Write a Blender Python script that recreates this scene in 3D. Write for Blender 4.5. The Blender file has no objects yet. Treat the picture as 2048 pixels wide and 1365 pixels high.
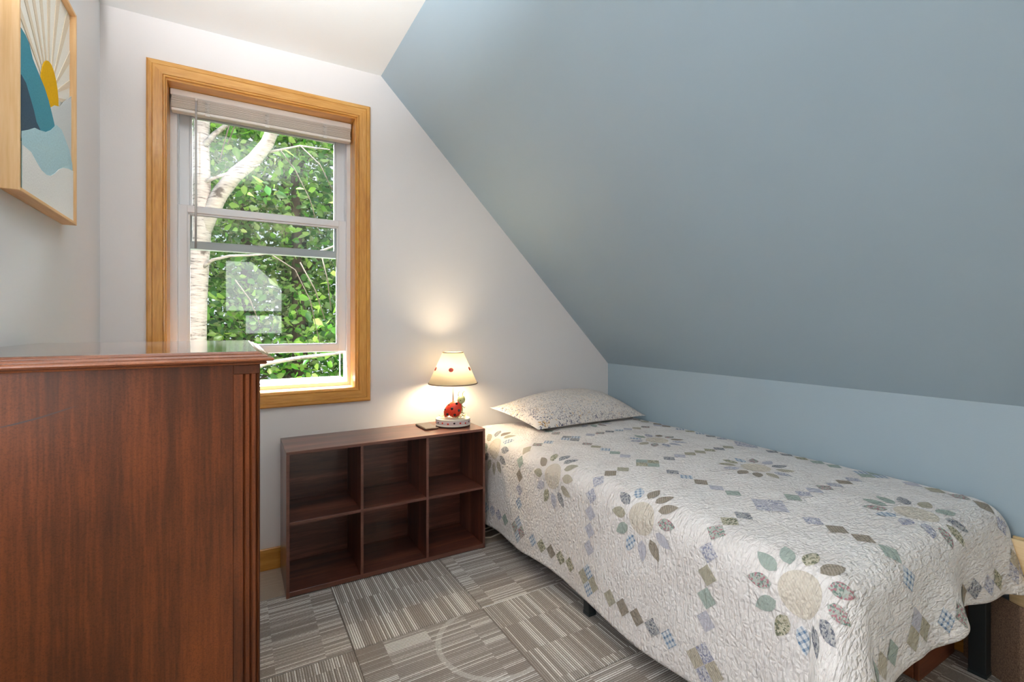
import bpy, bmesh, math, random
import numpy as np
from mathutils import Vector, Matrix, noise as mnoise
from mathutils.geometry import tessellate_polygon

random.seed(7)
PI = math.pi
SC = bpy.context.scene
COL = SC.collection

# ------------------------------------------------------------------ camera, world, lights, exposure
F = 960.7                      # focal length in pixels of the 2048 px wide frame
HZ = 649.0                     # horizon row
H = 1.14                       # eye height
YAW = math.radians(30.0)
cd = bpy.data.cameras.new('camera')
cam = bpy.data.objects.new('camera', cd); COL.objects.link(cam)
cam.location = (0, 0, H)
cam.rotation_euler = (PI / 2, 0, -YAW)
cd.sensor_width = 36.0
cd.lens = 36.0 * F / 2048.0
cd.shift_y = -(682.5 - HZ) / 2048.0
cd.clip_start = 0.02
SC.camera = cam

SC.view_settings.view_transform = 'Standard'
SC.view_settings.look = 'None'
SC.view_settings.gamma = 1.0
SC.view_settings.use_curve_mapping = False
SC.view_settings.exposure = 0.52
SC.cycles.use_denoising = True
SC.cycles.max_bounces = 8
SC.cycles.diffuse_bounces = 5
SC.cycles.transparent_max_bounces = 12
SC.cycles.caustics_reflective = False
SC.cycles.caustics_refractive = False
SC.cycles.sample_clamp_indirect = 6.0

W = bpy.data.worlds.new('world'); SC.world = W
W.use_nodes = True
bg = W.node_tree.nodes['Background']
bg.inputs[0].default_value = (0.80, 0.90, 1.0, 1)
bg.inputs[1].default_value = 1.0


def area(name, loc, target, sx, sy, watts, color):
    l = bpy.data.lights.new(name, 'AREA'); l.shape = 'RECTANGLE'; l.size = sx; l.size_y = sy
    l.energy = watts; l.color = color
    o = bpy.data.objects.new(name, l); COL.objects.link(o); o.location = loc
    o.rotation_euler = (Vector(target) - Vector(loc)).to_track_quat('-Z', 'Y').to_euler()
    return o


sun = bpy.data.lights.new('sun', 'SUN'); sun.energy = 1.5; sun.angle = math.radians(6); sun.color = (1.0, 0.95, 0.85)
so = bpy.data.objects.new('sun', sun); COL.objects.link(so); so.location = (6, -4, 9)
so.rotation_euler = Vector((-0.55, 0.45, -0.75)).to_track_quat('-Z', 'Y').to_euler()
# daylight of the open sky above the trees, in front of the window
area('sky_daylight', (-0.45, 4.05, 4.25), (0.25, 2.4, 1.45), 3.4, 1.9, 4800, (0.98, 0.99, 1.0)).data.spread = math.radians(86)
# daylight outside the gable window behind the camera
area('gable_daylight', (0.3, -3.9, 1.9), (0.4, 0.0, 1.2), 2.6, 2.4, 50, (1.0, 0.98, 0.95))
# fill light through the added side window in the left wall, out of view
area('side_fill', (-1.15, .30, 1.80), (0.6, .45, 1.30), 1.6, 1.6, 24, (0.97, 0.985, 1.0))


# ------------------------------------------------------------------ pixel helpers
def ray(px, py):
    u = (px - 1024.0) / F; v = -(py - HZ) / F
    s, c = math.sin(YAW), math.cos(YAW)
    return Vector((s + u * c, c - u * s, v))


def on(axis, val, px, py):
    r = ray(px, py); o = (0, 0, H)
    t = (val - o[axis]) / r[axis]
    return Vector((0, 0, H)) + r * t


# ------------------------------------------------------------------ node helpers
def new_mat(name):
    m = bpy.data.materials.new(name); m.use_nodes = True
    nt = m.node_tree
    return m, nt, nt.nodes['Principled BSDF']


def nd(nt, kind, ins=None, **attrs):
    n = nt.nodes.new(kind)
    for k, v in attrs.items(): setattr(n, k, v)
    for k, v in (ins or {}).items():
        s = n.inputs[k]
        if hasattr(v, 'is_linked') and hasattr(v, 'node'): nt.links.new(v, s)
        else:
            s.default_value = v
    return n


def mt(nt, op, a, b=0.0, c=0.0, clamp=False):
    n = nd(nt, 'ShaderNodeMath', {0: a, 1: b, 2: c}, operation=op); n.use_clamp = clamp
    return n.outputs[0]


def mixc(nt, f, a, b, blend='MIX'):
    n = nd(nt, 'ShaderNodeMix', data_type='RGBA', blend_type=blend)
    for i, v in ((0, f), (6, a), (7, b)):
        if hasattr(v, 'node'): nt.links.new(v, n.inputs[i])
        else: n.inputs[i].default_value = v if i == 0 else rgba(v)
    return n.outputs[2]


def rgba(c): return (c[0], c[1], c[2], 1.0)


def srgb(r, g, b):
    f = lambda x: (x / 12.92 if x <= .04045 else ((x + .055) / 1.055) ** 2.4)
    return (f(r / 255), f(g / 255), f(b / 255))


def ramp(nt, fac, stops, interp='LINEAR'):
    n = nd(nt, 'ShaderNodeValToRGB', {0: fac}); cr = n.color_ramp; cr.interpolation = interp
    while len(cr.elements) > 1: cr.elements.remove(cr.elements[-1])
    cr.elements[0].position = stops[0][0]; cr.elements[0].color = rgba(stops[0][1])
    for p, c in stops[1:]:
        e = cr.elements.new(p); e.color = rgba(c)
    return n.outputs[0]


def tcoord(nt, which='Object', scale=(1, 1, 1), rand=False):
    v = nd(nt, 'ShaderNodeTexCoord').outputs[which]
    if rand:
        oi = nd(nt, 'ShaderNodeObjectInfo').outputs['Random']
        off = nd(nt, 'ShaderNodeCombineXYZ', {0: mt(nt, 'MULTIPLY', oi, 7.3), 1: mt(nt, 'MULTIPLY', oi, 3.1), 2: mt(nt, 'MULTIPLY', oi, 5.7)}).outputs[0]
        v = nd(nt, 'ShaderNodeVectorMath', {0: v, 1: off}, operation='ADD').outputs[0]
    return nd(nt, 'ShaderNodeVectorMath', {0: v, 1: scale}, operation='MULTIPLY').outputs[0]


def noise(nt, vec, scale=5, detail=3, rough=.5, dist=0.0):
    return nd(nt, 'ShaderNodeTexNoise', {'Vector': vec, 'Scale': scale, 'Detail': detail, 'Roughness': rough, 'Distortion': dist}).outputs[0]


def bump(nt, bs, h, strength=.3, dist=.002):
    b = nd(nt, 'ShaderNodeBump', {'Height': h, 'Strength': strength, 'Distance': dist})
    nt.links.new(b.outputs[0], bs.inputs['Normal'])


def plain(name, col, rough=.5, **kw):
    m, nt, bs = new_mat(name)
    bs.inputs['Base Color'].default_value = rgba(col); bs.inputs['Roughness'].default_value = rough
    for k, v in kw.items(): bs.inputs[k.replace('_', ' ')].default_value = v
    return m


def paint(name, col, var=.03, rough=.6):
    m, nt, bs = new_mat(name)
    v = tcoord(nt)
    n = noise(nt, v, 1.3, 2)
    c2 = tuple(min(1, x * (1 + var)) for x in col); c1 = tuple(x * (1 - var) for x in col)
    nt.links.new(ramp(nt, n, [(.35, c1), (.65, c2)]), bs.inputs['Base Color'])
    bs.inputs['Roughness'].default_value = rough
    bump(nt, bs, noise(nt, v, 170, 3), .16, .0015)
    return m


def wood(name, cols, axis, stretch=14, scale=9, rough=.42, coat=0.0, bumps=.08, fine=.35, dist=.8):
    """grain runs along axis; cols = three stops dark, mid, light"""
    m, nt, bs = new_mat(name)
    sc = [1.0, 1.0, 1.0]; sc[axis] = 1.0 / stretch
    v = tcoord(nt, 'Object', tuple(sc), True)
    a = noise(nt, v, scale, 5, .6, dist)
    b = noise(nt, v, scale * 14, 2, .6)
    f = mt(nt, 'ADD', mt(nt, 'MULTIPLY', a, 1 - fine), mt(nt, 'MULTIPLY', b, fine))
    nt.links.new(ramp(nt, f, [(.30, cols[0]), (.5, cols[1]), (.68, cols[2])]), bs.inputs['Base Color'])
    bs.inputs['Roughness'].default_value = rough
    bs.inputs['Coat Weight'].default_value = coat; bs.inputs['Coat Roughness'].default_value = .12
    bump(nt, bs, b, bumps, .001)
    return m


# ------------------------------------------------------------------ geometry helpers
def obj(name, verts, faces, m, parent=None, smooth=False, origin=None, uvs=None):
    vs = [Vector(v) for v in verts]
    if origin is None:
        lo = Vector([min(v[i] for v in vs) for i in range(3)]); hi = Vector([max(v[i] for v in vs) for i in range(3)])
        origin = (lo + hi) / 2
    origin = Vector(origin)
    me = bpy.data.meshes.new(name)
    me.from_pydata([tuple(v - origin) for v in vs], [], faces)
    if uvs is not None:
        ul = me.uv_layers.new(name='UVMap')
        idx = np.empty(len(me.loops), dtype=np.int32); me.loops.foreach_get('vertex_index', idx)
        ul.data.foreach_set('uv', np.asarray(uvs, dtype=np.float32)[idx].ravel())
    if smooth: me.polygons.foreach_set('use_smooth', [True] * len(me.polygons))
    me.update()
    if m: me.materials.append(m)
    o = bpy.data.objects.new(name, me); COL.objects.link(o)
    base = Vector((0, 0, 0))
    if parent is not None:
        o.parent = parent; q = parent
        while q is not None: base += q.location; q = q.parent
    o.location = origin - base
    return o


def bobj(name, bm, m, parent=None, smooth=False, origin=None):
    bmesh.ops.recalc_face_normals(bm, faces=bm.faces)
    bm.verts.index_update()
    vs = [v.co.copy() for v in bm.verts]; fs = [[v.index for v in f.verts] for f in bm.faces]
    bm.free()
    return obj(name, vs, fs, m, parent, smooth, origin)


def add_box(bm, lo, hi, bev=0.0, seg=1):
    r = bmesh.ops.create_cube(bm, size=1.0)
    vs = r['verts']
    for v in vs:
        v.co = Vector([lo[i] + (hi[i] - lo[i]) * (v.co[i] + .5) for i in range(3)])
    if bev > 0:
        es = list({e for v in vs for e in v.link_edges})
        bmesh.ops.bevel(bm, geom=es, offset=bev, segments=seg, affect='EDGES', profile=.5)


def box(name, lo, hi, m, parent=None, bev=.0015, seg=1):
    bm = bmesh.new(); add_box(bm, lo, hi, bev, seg)
    return bobj(name, bm, m, parent)


def prism(name, pts, axis, a, b, m, parent=None):
    """extrude a 2D polygon along axis from a to b; pts are in the two other axes in order"""
    oth = [i for i in range(3) if i != axis]
    vs = []
    for val in (a, b):
        for p in pts:
            v = [0, 0, 0]; v[axis] = val; v[oth[0]] = p[0]; v[oth[1]] = p[1]; vs.append(v)
    n = len(pts)
    bm = bmesh.new(); bv = [bm.verts.new(v) for v in vs]
    bm.faces.new(bv[:n]); bm.faces.new(bv[n:])
    for i in range(n):
        j = (i + 1) % n; bm.faces.new((bv[i], bv[j], bv[n + j], bv[n + i]))
    return bobj(name, bm, m, parent)


def tube_geo(pts, radii, seg=8):
    pts = [Vector(p) for p in pts]
    if not hasattr(radii, '__len__'): radii = [radii] * len(pts)
    vs, fs = [], []
    up = Vector((0, 0, 1))
    prev = None
    for i, p in enumerate(pts):
        t = (pts[min(i + 1, len(pts) - 1)] - pts[max(i - 1, 0)]).normalized()
        if prev is None:
            x = t.cross(up) if abs(t.z) < .95 else t.cross(Vector((1, 0, 0)))
        else:
            x = prev - t * prev.dot(t)
        x.normalize(); prev = x; y = t.cross(x)
        for k in range(seg):
            a = 2 * PI * k / seg
            vs.append(p + (x * math.cos(a) + y * math.sin(a)) * radii[i])
    for i in range(len(pts) - 1):
        for k in range(seg):
            k2 = (k + 1) % seg
            fs.append((i * seg + k, i * seg + k2, (i + 1) * seg + k2, (i + 1) * seg + k))
    fs.append(tuple(range(seg))[::-1]); fs.append(tuple((len(pts) - 1) * seg + k for k in range(seg)))
    return vs, fs


def tube(name, pts, radii, m, parent=None, seg=8):
    vs, fs = tube_geo(pts, radii, seg)
    return obj(name, vs, fs, m, parent, True)


def lathe(name, prof, c, m, parent=None, seg=40, sx=1.0, sy=1.0, smooth=True, closed=False):
    vs, fs = [], []
    n = len(prof)
    for r, z in prof:
        for k in range(seg):
            a = 2 * PI * k / seg
            vs.append((c[0] + r * sx * math.cos(a), c[1] + r * sy * math.sin(a), c[2] + z))
    for i in range(n - 1 if not closed else n):
        for k in range(seg):
            k2 = (k + 1) % seg; j = (i + 1) % n
            fs.append((i * seg + k, i * seg + k2, j * seg + k2, j * seg + k))
    if not closed:
        if prof[0][0] > 1e-6: fs.append(tuple(range(seg))[::-1])
        if prof[-1][0] > 1e-6: fs.append(tuple((n - 1) * seg + k for k in range(seg)))
    return obj(name, vs, fs, m, parent, smooth)


def ellipsoid(name, c, r, m, parent=None, rot=None, seg=20, rings=12):
    vs, fs = [], []
    R = rot or Matrix.Identity(3)
    for i in range(rings + 1):
        th = PI * i / rings
        for k in range(seg):
            a = 2 * PI * k / seg
            p = Vector((r[0] * math.sin(th) * math.cos(a), r[1] * math.sin(th) * math.sin(a), r[2] * math.cos(th)))
            vs.append(Vector(c) + R @ p)
    for i in range(rings):
        for k in range(seg):
            k2 = (k + 1) % seg
            fs.append((i * seg + k, (i + 1) * seg + k, (i + 1) * seg + k2, i * seg + k2))
    return obj(name, vs, fs, m, parent, True)


def thing(name, loc, label, cat, group=None, kind=None, rz=0.0):
    o = bpy.data.objects.new(name, None); COL.objects.link(o); o.location = loc
    o.empty_display_size = .05; o.rotation_euler = (0, 0, rz)
    return tag(o, label, cat, group, kind)


def tag(o, label, cat, group=None, kind=None):
    o['label'] = label; o['category'] = cat
    if group: o['group'] = group
    if kind: o['kind'] = kind
    return o


# ------------------------------------------------------------------ materials
M = {}
M['wall'] = paint('white_wall_paint', srgb(232, 227, 225), .015)
M['left'] = paint('cool_white_wall_paint', srgb(228, 230, 232), .015)
M['ceil'] = paint('ceiling_paint', srgb(238, 238, 236), .01, .7)
M['blue'] = paint('blue_wall_paint', srgb(160, 178, 189), .02, .5)
PINE = (srgb(168, 104, 34), srgb(206, 146, 64), srgb(226, 174, 98))
M['pine_x'] = wood('pine_grain_across', PINE, 0, 12, 10, .38, .3)
M['pine_y'] = wood('pine_grain_deep', PINE, 1, 12, 10, .38, .3)
M['pine_z'] = wood('pine_grain_upright', PINE, 2, 12, 10, .38, .3)
M['vinyl'] = plain('white_vinyl', srgb(236, 236, 238), .35)
M['blind'] = plain('cream_blind_vinyl', srgb(238, 230, 221), .4)
M['slat'] = plain('cream_slat_vinyl', srgb(232, 221, 208), .45)
M['cord'] = plain('white_cord', srgb(232, 226, 218), .6)
M['wand'] = plain('clear_grey_wand', srgb(236, 234, 234), .2, Transmission_Weight=.4)
M['dark_line'] = plain('dark_screen_metal', srgb(50, 54, 56), .5)
M['black_metal'] = plain('black_metal', srgb(28, 34, 36), .45)
M['foot_cap'] = plain('black_plastic_cap', srgb(38, 46, 48), .5)
M['beech_y'] = wood('pale_beech_deep', (srgb(205, 160, 105), srgb(222, 180, 128), srgb(232, 196, 150)), 1, 16, 12, .5)
M['beech_z'] = wood('pale_beech_upright', (srgb(205, 160, 105), srgb(222, 180, 128), srgb(232, 196, 150)), 2, 16, 12, .5)
WAL = (srgb(50, 26, 20), srgb(96, 53, 40), srgb(144, 90, 70))
M['walnut_x'] = wood('walnut_laminate_across', WAL, 0, 16, 16, .33, .5, .03, .25, .5)
M['walnut_z'] = wood('walnut_laminate_upright', WAL, 2, 16, 16, .33, .25, .03, .25, .5)
M['walnut_edge'] = wood('walnut_edge_band', (srgb(92, 56, 45), srgb(108, 68, 55), srgb(122, 78, 64)), 0, 16, 16, .4, .1, .02)
MAH = (srgb(44, 22, 11), srgb(80, 40, 18), srgb(112, 57, 25))


def mahogany(name, axis, cols, rough=.5, coat=.06, cr=.3):
    m, nt, bs = new_mat(name)
    sc = [1.0, 1.0, 1.0]; sc[axis] = .05
    v = tcoord(nt, 'Object', tuple(sc), True)
    w = tcoord(nt, 'Object', (1, 1, 1), True)
    a = noise(nt, v, 22, 4, .6, .3)
    b = noise(nt, v, 240, 2, .6)
    c = noise(nt, w, 3.2, 3, .55)
    f = mt(nt, 'ADD', mt(nt, 'MULTIPLY', a, .45), mt(nt, 'ADD', mt(nt, 'MULTIPLY', b, .2), mt(nt, 'MULTIPLY', c, .35)))
    col = ramp(nt, f, [(.34, cols[0]), (.5, cols[1]), (.64, cols[2])])
    speck = noise(nt, w, 420, 2, .7)
    col = mixc(nt, mt(nt, 'MULTIPLY', ramp(nt, speck, [(.45, (0, 0, 0)), (.7, (1, 1, 1))]), .35), col, tuple(x * .35 for x in cols[0]))
    nt.links.new(col, bs.inputs['Base Color'])
    bs.inputs['Roughness'].default_value = rough
    bs.inputs['Coat Weight'].default_value = coat; bs.inputs['Coat Roughness'].default_value = cr
    bs.inputs['Specular IOR Level'].default_value = .2
    bump(nt, bs, b, .05, .001)
    return m


M['mah_z'] = mahogany('mahogany_upright', 2, MAH)
M['mah_x'] = mahogany('mahogany_across', 0, MAH)
M['mah_y'] = mahogany('mahogany_deep', 1, MAH)
M['mah_top'] = mahogany('mahogany_polished_top', 1, MAH, .22, 1.0, .08)
M['mah_edge'] = mahogany('worn_mahogany_edge', 0, (srgb(76, 38, 22), srgb(122, 68, 38), srgb(156, 94, 56)), .35, .6)
M['groove'] = plain('dark_groove', srgb(48, 22, 14), .5)
M['brass'] = plain('aged_brass', srgb(150, 112, 60), .35, Metallic=1.0)


def glass_mat():
    m, nt, bs = new_mat('window_glass')
    nt.nodes.remove(bs)
    out = nt.nodes['Material Output']
    fr = nd(nt, 'ShaderNodeFresnel', {'IOR': 1.5}).outputs[0]
    t = nd(nt, 'ShaderNodeBsdfTransparent', {0: (.97, .985, .98, 1)})
    g = nd(nt, 'ShaderNodeBsdfGlossy', {'Color': (1, 1, 1, 1), 'Roughness': 0.0})
    mx = nd(nt, 'ShaderNodeMixShader', {0: fr, 1: t.outputs[0], 2: g.outputs[0]})
    nt.links.new(mx.outputs[0], out.inputs['Surface'])
    return m


M['glass'] = glass_mat()


def carpet_mat(name, dark, light, amount):
    m, nt, bs = new_mat(name)
    tc = nd(nt, 'ShaderNodeTexCoord').outputs['Object']
    rnd = nd(nt, 'ShaderNodeObjectInfo').outputs['Random']
    sep = nd(nt, 'ShaderNodeSeparateXYZ', {0: tc})
    x, y = sep.outputs[0], sep.outputs[1]
    # fine yarn rows along local x
    st = mt(nt, 'SINE', mt(nt, 'MULTIPLY', y, 2 * PI / .0078))
    st = mt(nt, 'MULTIPLY_ADD', st, .5, .5)
    lp = nd(nt, 'ShaderNodeVectorMath', {0: tc, 1: (150, 260, 1)}, operation='MULTIPLY').outputs[0]
    loop = noise(nt, lp, 1.0, 2, .6)
    tuft = noise(nt, tc, 520, 2, .7)
    # blocks that change how much light yarn shows
    bx = mt(nt, 'FLOOR', mt(nt, 'MULTIPLY_ADD', x, 6.4, mt(nt, 'MULTIPLY', rnd, 3.0)))
    by = mt(nt, 'FLOOR', mt(nt, 'MULTIPLY_ADD', y, 11.0, mt(nt, 'MULTIPLY', rnd, 9.0)))
    wn = nd(nt, 'ShaderNodeTexWhiteNoise', {'Vector': nd(nt, 'ShaderNodeCombineXYZ', {0: bx, 1: by, 2: mt(nt, 'MULTIPLY', rnd, 31.0)}).outputs[0]}, noise_dimensions='3D').outputs[0]
    row = mt(nt, 'FLOOR', mt(nt, 'MULTIPLY', y, 1 / .0078))
    rown = nd(nt, 'ShaderNodeTexWhiteNoise', {'Vector': nd(nt, 'ShaderNodeCombineXYZ', {0: row, 1: bx, 2: rnd}).outputs[0]}, noise_dimensions='3D').outputs[0]
    bold = ramp(nt, rown, [(.0, (.25, .25, .25)), (.45, (.5, .5, .5)), (.72, (1.2, 1.2, 1.2))], 'CONSTANT')
    # curved band
    cx = mt(nt, 'ADD', x, mt(nt, 'MULTIPLY_ADD', rnd, .3, -.3)); cy = mt(nt, 'ADD', y, -.06)
    rr = mt(nt, 'SQRT', mt(nt, 'ADD', mt(nt, 'MULTIPLY', cx, cx), mt(nt, 'MULTIPLY', cy, cy)))
    ring = mt(nt, 'MULTIPLY', mt(nt, 'LESS_THAN', mt(nt, 'ABSOLUTE', mt(nt, 'ADD', rr, -.2)), .010), mt(nt, 'LESS_THAN', mt(nt, 'FRACT', mt(nt, 'MULTIPLY', rnd, 13.7)), .55))
    f = mt(nt, 'MULTIPLY', mt(nt, 'MULTIPLY', st, bold), mt(nt, 'MULTIPLY_ADD', wn, .6, .45))
    f = mt(nt, 'MULTIPLY', f, mt(nt, 'MULTIPLY_ADD', loop, 1.6, -.1))
    f = mt(nt, 'MAXIMUM', f, mt(nt, 'MULTIPLY', ring, mt(nt, 'MULTIPLY', loop, .42)))
    f = mt(nt, 'ADD', mt(nt, 'MULTIPLY', f, amount), mt(nt, 'MULTIPLY_ADD', tuft, .55, -.20), clamp=True)
    col = mixc(nt, f, dark, light)
    nt.links.new(col, bs.inputs['Base Color'])
    bs.inputs['Roughness'].default_value = .95; bs.inputs['Specular IOR Level'].default_value = .1
    hh = mt(nt, 'ADD', mt(nt, 'MULTIPLY', st, .6), tuft)
    bump(nt, bs, hh, .7, .003)
    return m


M['carpet'] = carpet_mat('striped_carpet', srgb(128, 114, 103), srgb(250, 247, 243), 1.9)
M['carpet_beige'] = carpet_mat('plain_beige_carpet', srgb(172, 155, 138), srgb(216, 202, 184), .35)


def quilt_mat():
    m, nt, bs = new_mat('quilted_cotton')
    uv = nd(nt, 'ShaderNodeTexCoord').outputs['UV']
    c = noise(nt, uv, 9, 3)
    col = ramp(nt, c, [(.3, srgb(236, 229, 225)), (.7, srgb(247, 242, 239))])
    nt.links.new(col, bs.inputs['Base Color'])
    bs.inputs['Roughness'].default_value = .9; bs.inputs['Specular IOR Level'].default_value = .15
    quilt_bump(nt, bs, uv)
    return m


def quilt_bump(nt, bs, uv, s=.8):
    # crinkles between echo quilting rows: stretched noise turned in two directions by patches
    zone = noise(nt, uv, 5.5, 1)
    r1 = nd(nt, 'ShaderNodeMapping', {'Vector': uv, 'Rotation': (0, 0, .7), 'Scale': (30, 105, 1)}).outputs[0]
    r2 = nd(nt, 'ShaderNodeMapping', {'Vector': uv, 'Rotation': (0, 0, -.75), 'Scale': (30, 105, 1)}).outputs[0]
    n1 = noise(nt, r1, 1.0, 2, .5, .6); n2 = noise(nt, r2, 1.0, 2, .5, .6)
    z = ramp(nt, zone, [(.46, (0, 0, 0)), (.54, (1, 1, 1))])
    k = nd(nt, 'ShaderNodeMix', {0: z, 2: n1, 3: n2}, data_type='FLOAT').outputs[0]
    vo = nd(nt, 'ShaderNodeTexVoronoi', {'Vector': uv, 'Scale': 60.0}, feature='DISTANCE_TO_EDGE').outputs[0]
    h = mt(nt, 'ADD', mt(nt, 'MULTIPLY', k, 1.0), mt(nt, 'MULTIPLY', vo, .55))
    bump(nt, bs, h, s, .016)


M['quilt'] = quilt_mat()


def fabric(name, base, c2, style, c3=None, bmp=.6):
    m, nt, bs = new_mat(name)
    uv = nd(nt, 'ShaderNodeTexCoord').outputs['UV']
    if style == 'plain':
        col = mixc(nt, noise(nt, uv, 160, 2), base, c2)
    elif style == 'floral':
        v = nd(nt, 'ShaderNodeTexVoronoi', {'Vector': uv, 'Scale': 230.0})
        w = nd(nt, 'ShaderNodeSeparateColor', {0: v.outputs['Color']}).outputs[0]
        col = ramp(nt, w, [(0, base), (.45, c2), (.72, c3 or base), (.88, base)], 'CONSTANT')
    elif style == 'stripe':
        s = nd(nt, 'ShaderNodeSeparateXYZ', {0: nd(nt, 'ShaderNodeMapping', {'Vector': uv, 'Rotation': (0, 0, PI / 4)}).outputs[0]}).outputs[0]
        k = mt(nt, 'MULTIPLY_ADD', mt(nt, 'SINE', mt(nt, 'MULTIPLY', s, 900.0)), .5, .5)
        col = mixc(nt, k, base, c2)
    else:
        sp = nd(nt, 'ShaderNodeSeparateXYZ', {0: nd(nt, 'ShaderNodeMapping', {'Vector': uv, 'Rotation': (0, 0, PI / 4)}).outputs[0]})
        a = mt(nt, 'GREATER_THAN', mt(nt, 'SINE', mt(nt, 'MULTIPLY', sp.outputs[0], 420.0)), .35)
        b = mt(nt, 'GREATER_THAN', mt(nt, 'SINE', mt(nt, 'MULTIPLY', sp.outputs[1], 420.0)), .35)
        col = mixc(nt, mt(nt, 'MULTIPLY', mt(nt, 'ADD', a, b), .5), base, c2)
    nt.links.new(col, bs.inputs['Base Color'])
    bs.inputs['Roughness'].default_value = .9; bs.inputs['Specular IOR Level'].default_value = .15
    quilt_bump(nt, bs, uv, bmp)
    return m


FAB = [
    fabric('sage_cotton', srgb(160, 172, 164), srgb(176, 186, 178), 'plain'),
    fabric('taupe_cotton', srgb(146, 136, 122), srgb(168, 158, 146), 'stripe'),
    fabric('grey_blue_floral', srgb(212, 210, 214), srgb(150, 152, 176), 'floral', srgb(180, 178, 188)),
    fabric('olive_floral', srgb(198, 192, 172), srgb(120, 122, 104), 'floral', srgb(160, 156, 130)),
    fabric('beige_stripe', srgb(206, 198, 182), srgb(176, 166, 148), 'stripe'),
    fabric('lilac_grey_cotton', srgb(190, 188, 198), srgb(206, 204, 212), 'plain'),
    fabric('rose_green_floral', srgb(184, 190, 182), srgb(182, 130, 138), 'floral', srgb(128, 146, 138)),
    fabric('blue_check', srgb(226, 228, 230), srgb(110, 138, 170), 'plaid'),
    fabric('slate_floral', srgb(170, 170, 172), srgb(110, 112, 124), 'floral', srgb(196, 194, 190)),
    fabric('khaki_cotton', srgb(172, 166, 148), srgb(186, 180, 162), 'plain'),
]
M['daisy'] = fabric('cream_muslin', srgb(226, 216, 202), srgb(216, 206, 192), 'stripe', None, .8)


def pillow_mat():
    m, nt, bs = new_mat('small_floral_pillowcase')
    uv = nd(nt, 'ShaderNodeTexCoord').outputs['UV']
    wv = nd(nt, 'ShaderNodeVectorMath', {0: uv, 1: nd(nt, 'ShaderNodeTexNoise', {'Vector': uv, 'Scale': 60.0}).outputs[1]}, operation='MULTIPLY_ADD')
    wv.inputs[1].default_value = (1, 1, 1)
    nt.links.new(nd(nt, 'ShaderNodeVectorMath', {0: nd(nt, 'ShaderNodeTexNoise', {'Vector': uv, 'Scale': 60.0}).outputs[1], 1: (.02, .02, .02)}, operation='MULTIPLY').outputs[0], wv.inputs[2])
    v = nd(nt, 'ShaderNodeTexVoronoi', {'Vector': wv.outputs[0], 'Scale': 90.0})
    w = nd(nt, 'ShaderNodeSeparateColor', {0: v.outputs['Color']})
    col = ramp(nt, w.outputs[0], [(0, srgb(232, 222, 212)), (.34, srgb(208, 168, 116)), (.50, srgb(66, 70, 100)), (.82, srgb(190, 186, 192)), (.9, srgb(96, 96, 104))], 'CONSTANT')
    dot = mt(nt, 'LESS_THAN', v.outputs['Distance'], .42)
    col = mixc(nt, dot, srgb(228, 219, 211), col)
    nt.links.new(col, bs.inputs['Base Color'])
    bs.inputs['Roughness'].default_value = .85; bs.inputs['Specular IOR Level'].default_value = .15
    bump(nt, bs, noise(nt, uv, 14, 3, .5, .5), .35, .012)
    return m


M['pillow'] = pillow_mat()
M['mattress'] = plain('white_mattress_ticking', srgb(222, 220, 216), .9)


def leaf_mat(name, cols, trans=.45):
    m, nt, bs = new_mat(name)
    nt.nodes.remove(bs); out = nt.nodes['Material Output']
    r = nd(nt, 'ShaderNodeNewGeometry').outputs['Random Per Island']
    n = len(cols)
    col = ramp(nt, r, [(i / (n - 1), c) for i, c in enumerate(cols)])
    d = nd(nt, 'ShaderNodeBsdfDiffuse', {0: col})
    t = nd(nt, 'ShaderNodeBsdfTranslucent', {0: mixc(nt, .5, col, (.5, .75, .1), 'MULTIPLY')})
    nt.links.new(col, t.inputs[0])
    g = nd(nt, 'ShaderNodeBsdfGlossy', {'Color': (.8, .85, .9, 1), 'Roughness': .35})
    a = nd(nt, 'ShaderNodeMixShader', {0: trans, 1: d.outputs[0], 2: t.outputs[0]})
    b = nd(nt, 'ShaderNodeMixShader', {0: .06, 1: a.outputs[0], 2: g.outputs[0]})
    nt.links.new(b.outputs[0], out.inputs['Surface'])
    return m


M['leaf_birch'] = leaf_mat('birch_leaf', [srgb(52, 108, 36), srgb(98, 162, 54), srgb(146, 200, 76), srgb(190, 220, 116)])
M['leaf_green'] = leaf_mat('broad_leaf', [srgb(58, 104, 48), srgb(96, 146, 66), srgb(140, 184, 88), srgb(182, 212, 130)])
M['leaf_pale'] = leaf_mat('pale_leaf', [srgb(110, 134, 80), srgb(156, 176, 110), srgb(200, 212, 150), srgb(232, 236, 196)])
M['leaf_fir'] = leaf_mat('conifer_spray', [srgb(66, 92, 64), srgb(104, 130, 90), srgb(150, 168, 126), srgb(192, 202, 166)], .25)


def bark_birch():
    m, nt, bs = new_mat('birch_bark')
    v = tcoord(nt)
    a = noise(nt, nd(nt, 'ShaderNodeVectorMath', {0: v, 1: (9, 9, 60)}, operation='MULTIPLY').outputs[0], 1.0, 4, .65)
    b = noise(nt, nd(nt, 'ShaderNodeVectorMath', {0: v, 1: (5, 5, 7)}, operation='MULTIPLY').outputs[0], 1.0, 4, .6)
    col = ramp(nt, a, [(.32, srgb(70, 64, 60)), (.42, srgb(168, 163, 160)), (.62, srgb(196, 192, 189))])
    col = mixc(nt, ramp(nt, b, [(.60, (0, 0, 0)), (.68, (1, 1, 1))]), col, srgb(92, 86, 82))
    nt.links.new(col, bs.inputs['Base Color']); bs.inputs['Roughness'].default_value = .8
    bump(nt, bs, a, .4, .01)
    return m


M['birch'] = bark_birch()
M['bark'] = wood('brown_bark', (srgb(50, 42, 36), srgb(84, 72, 62), srgb(116, 104, 92)), 2, 6, 12, .9)
M['twig'] = plain('grey_twig', srgb(104, 96, 86), .9)
M['grass'] = paint('grass', srgb(84, 112, 60), .2, .95)

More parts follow.
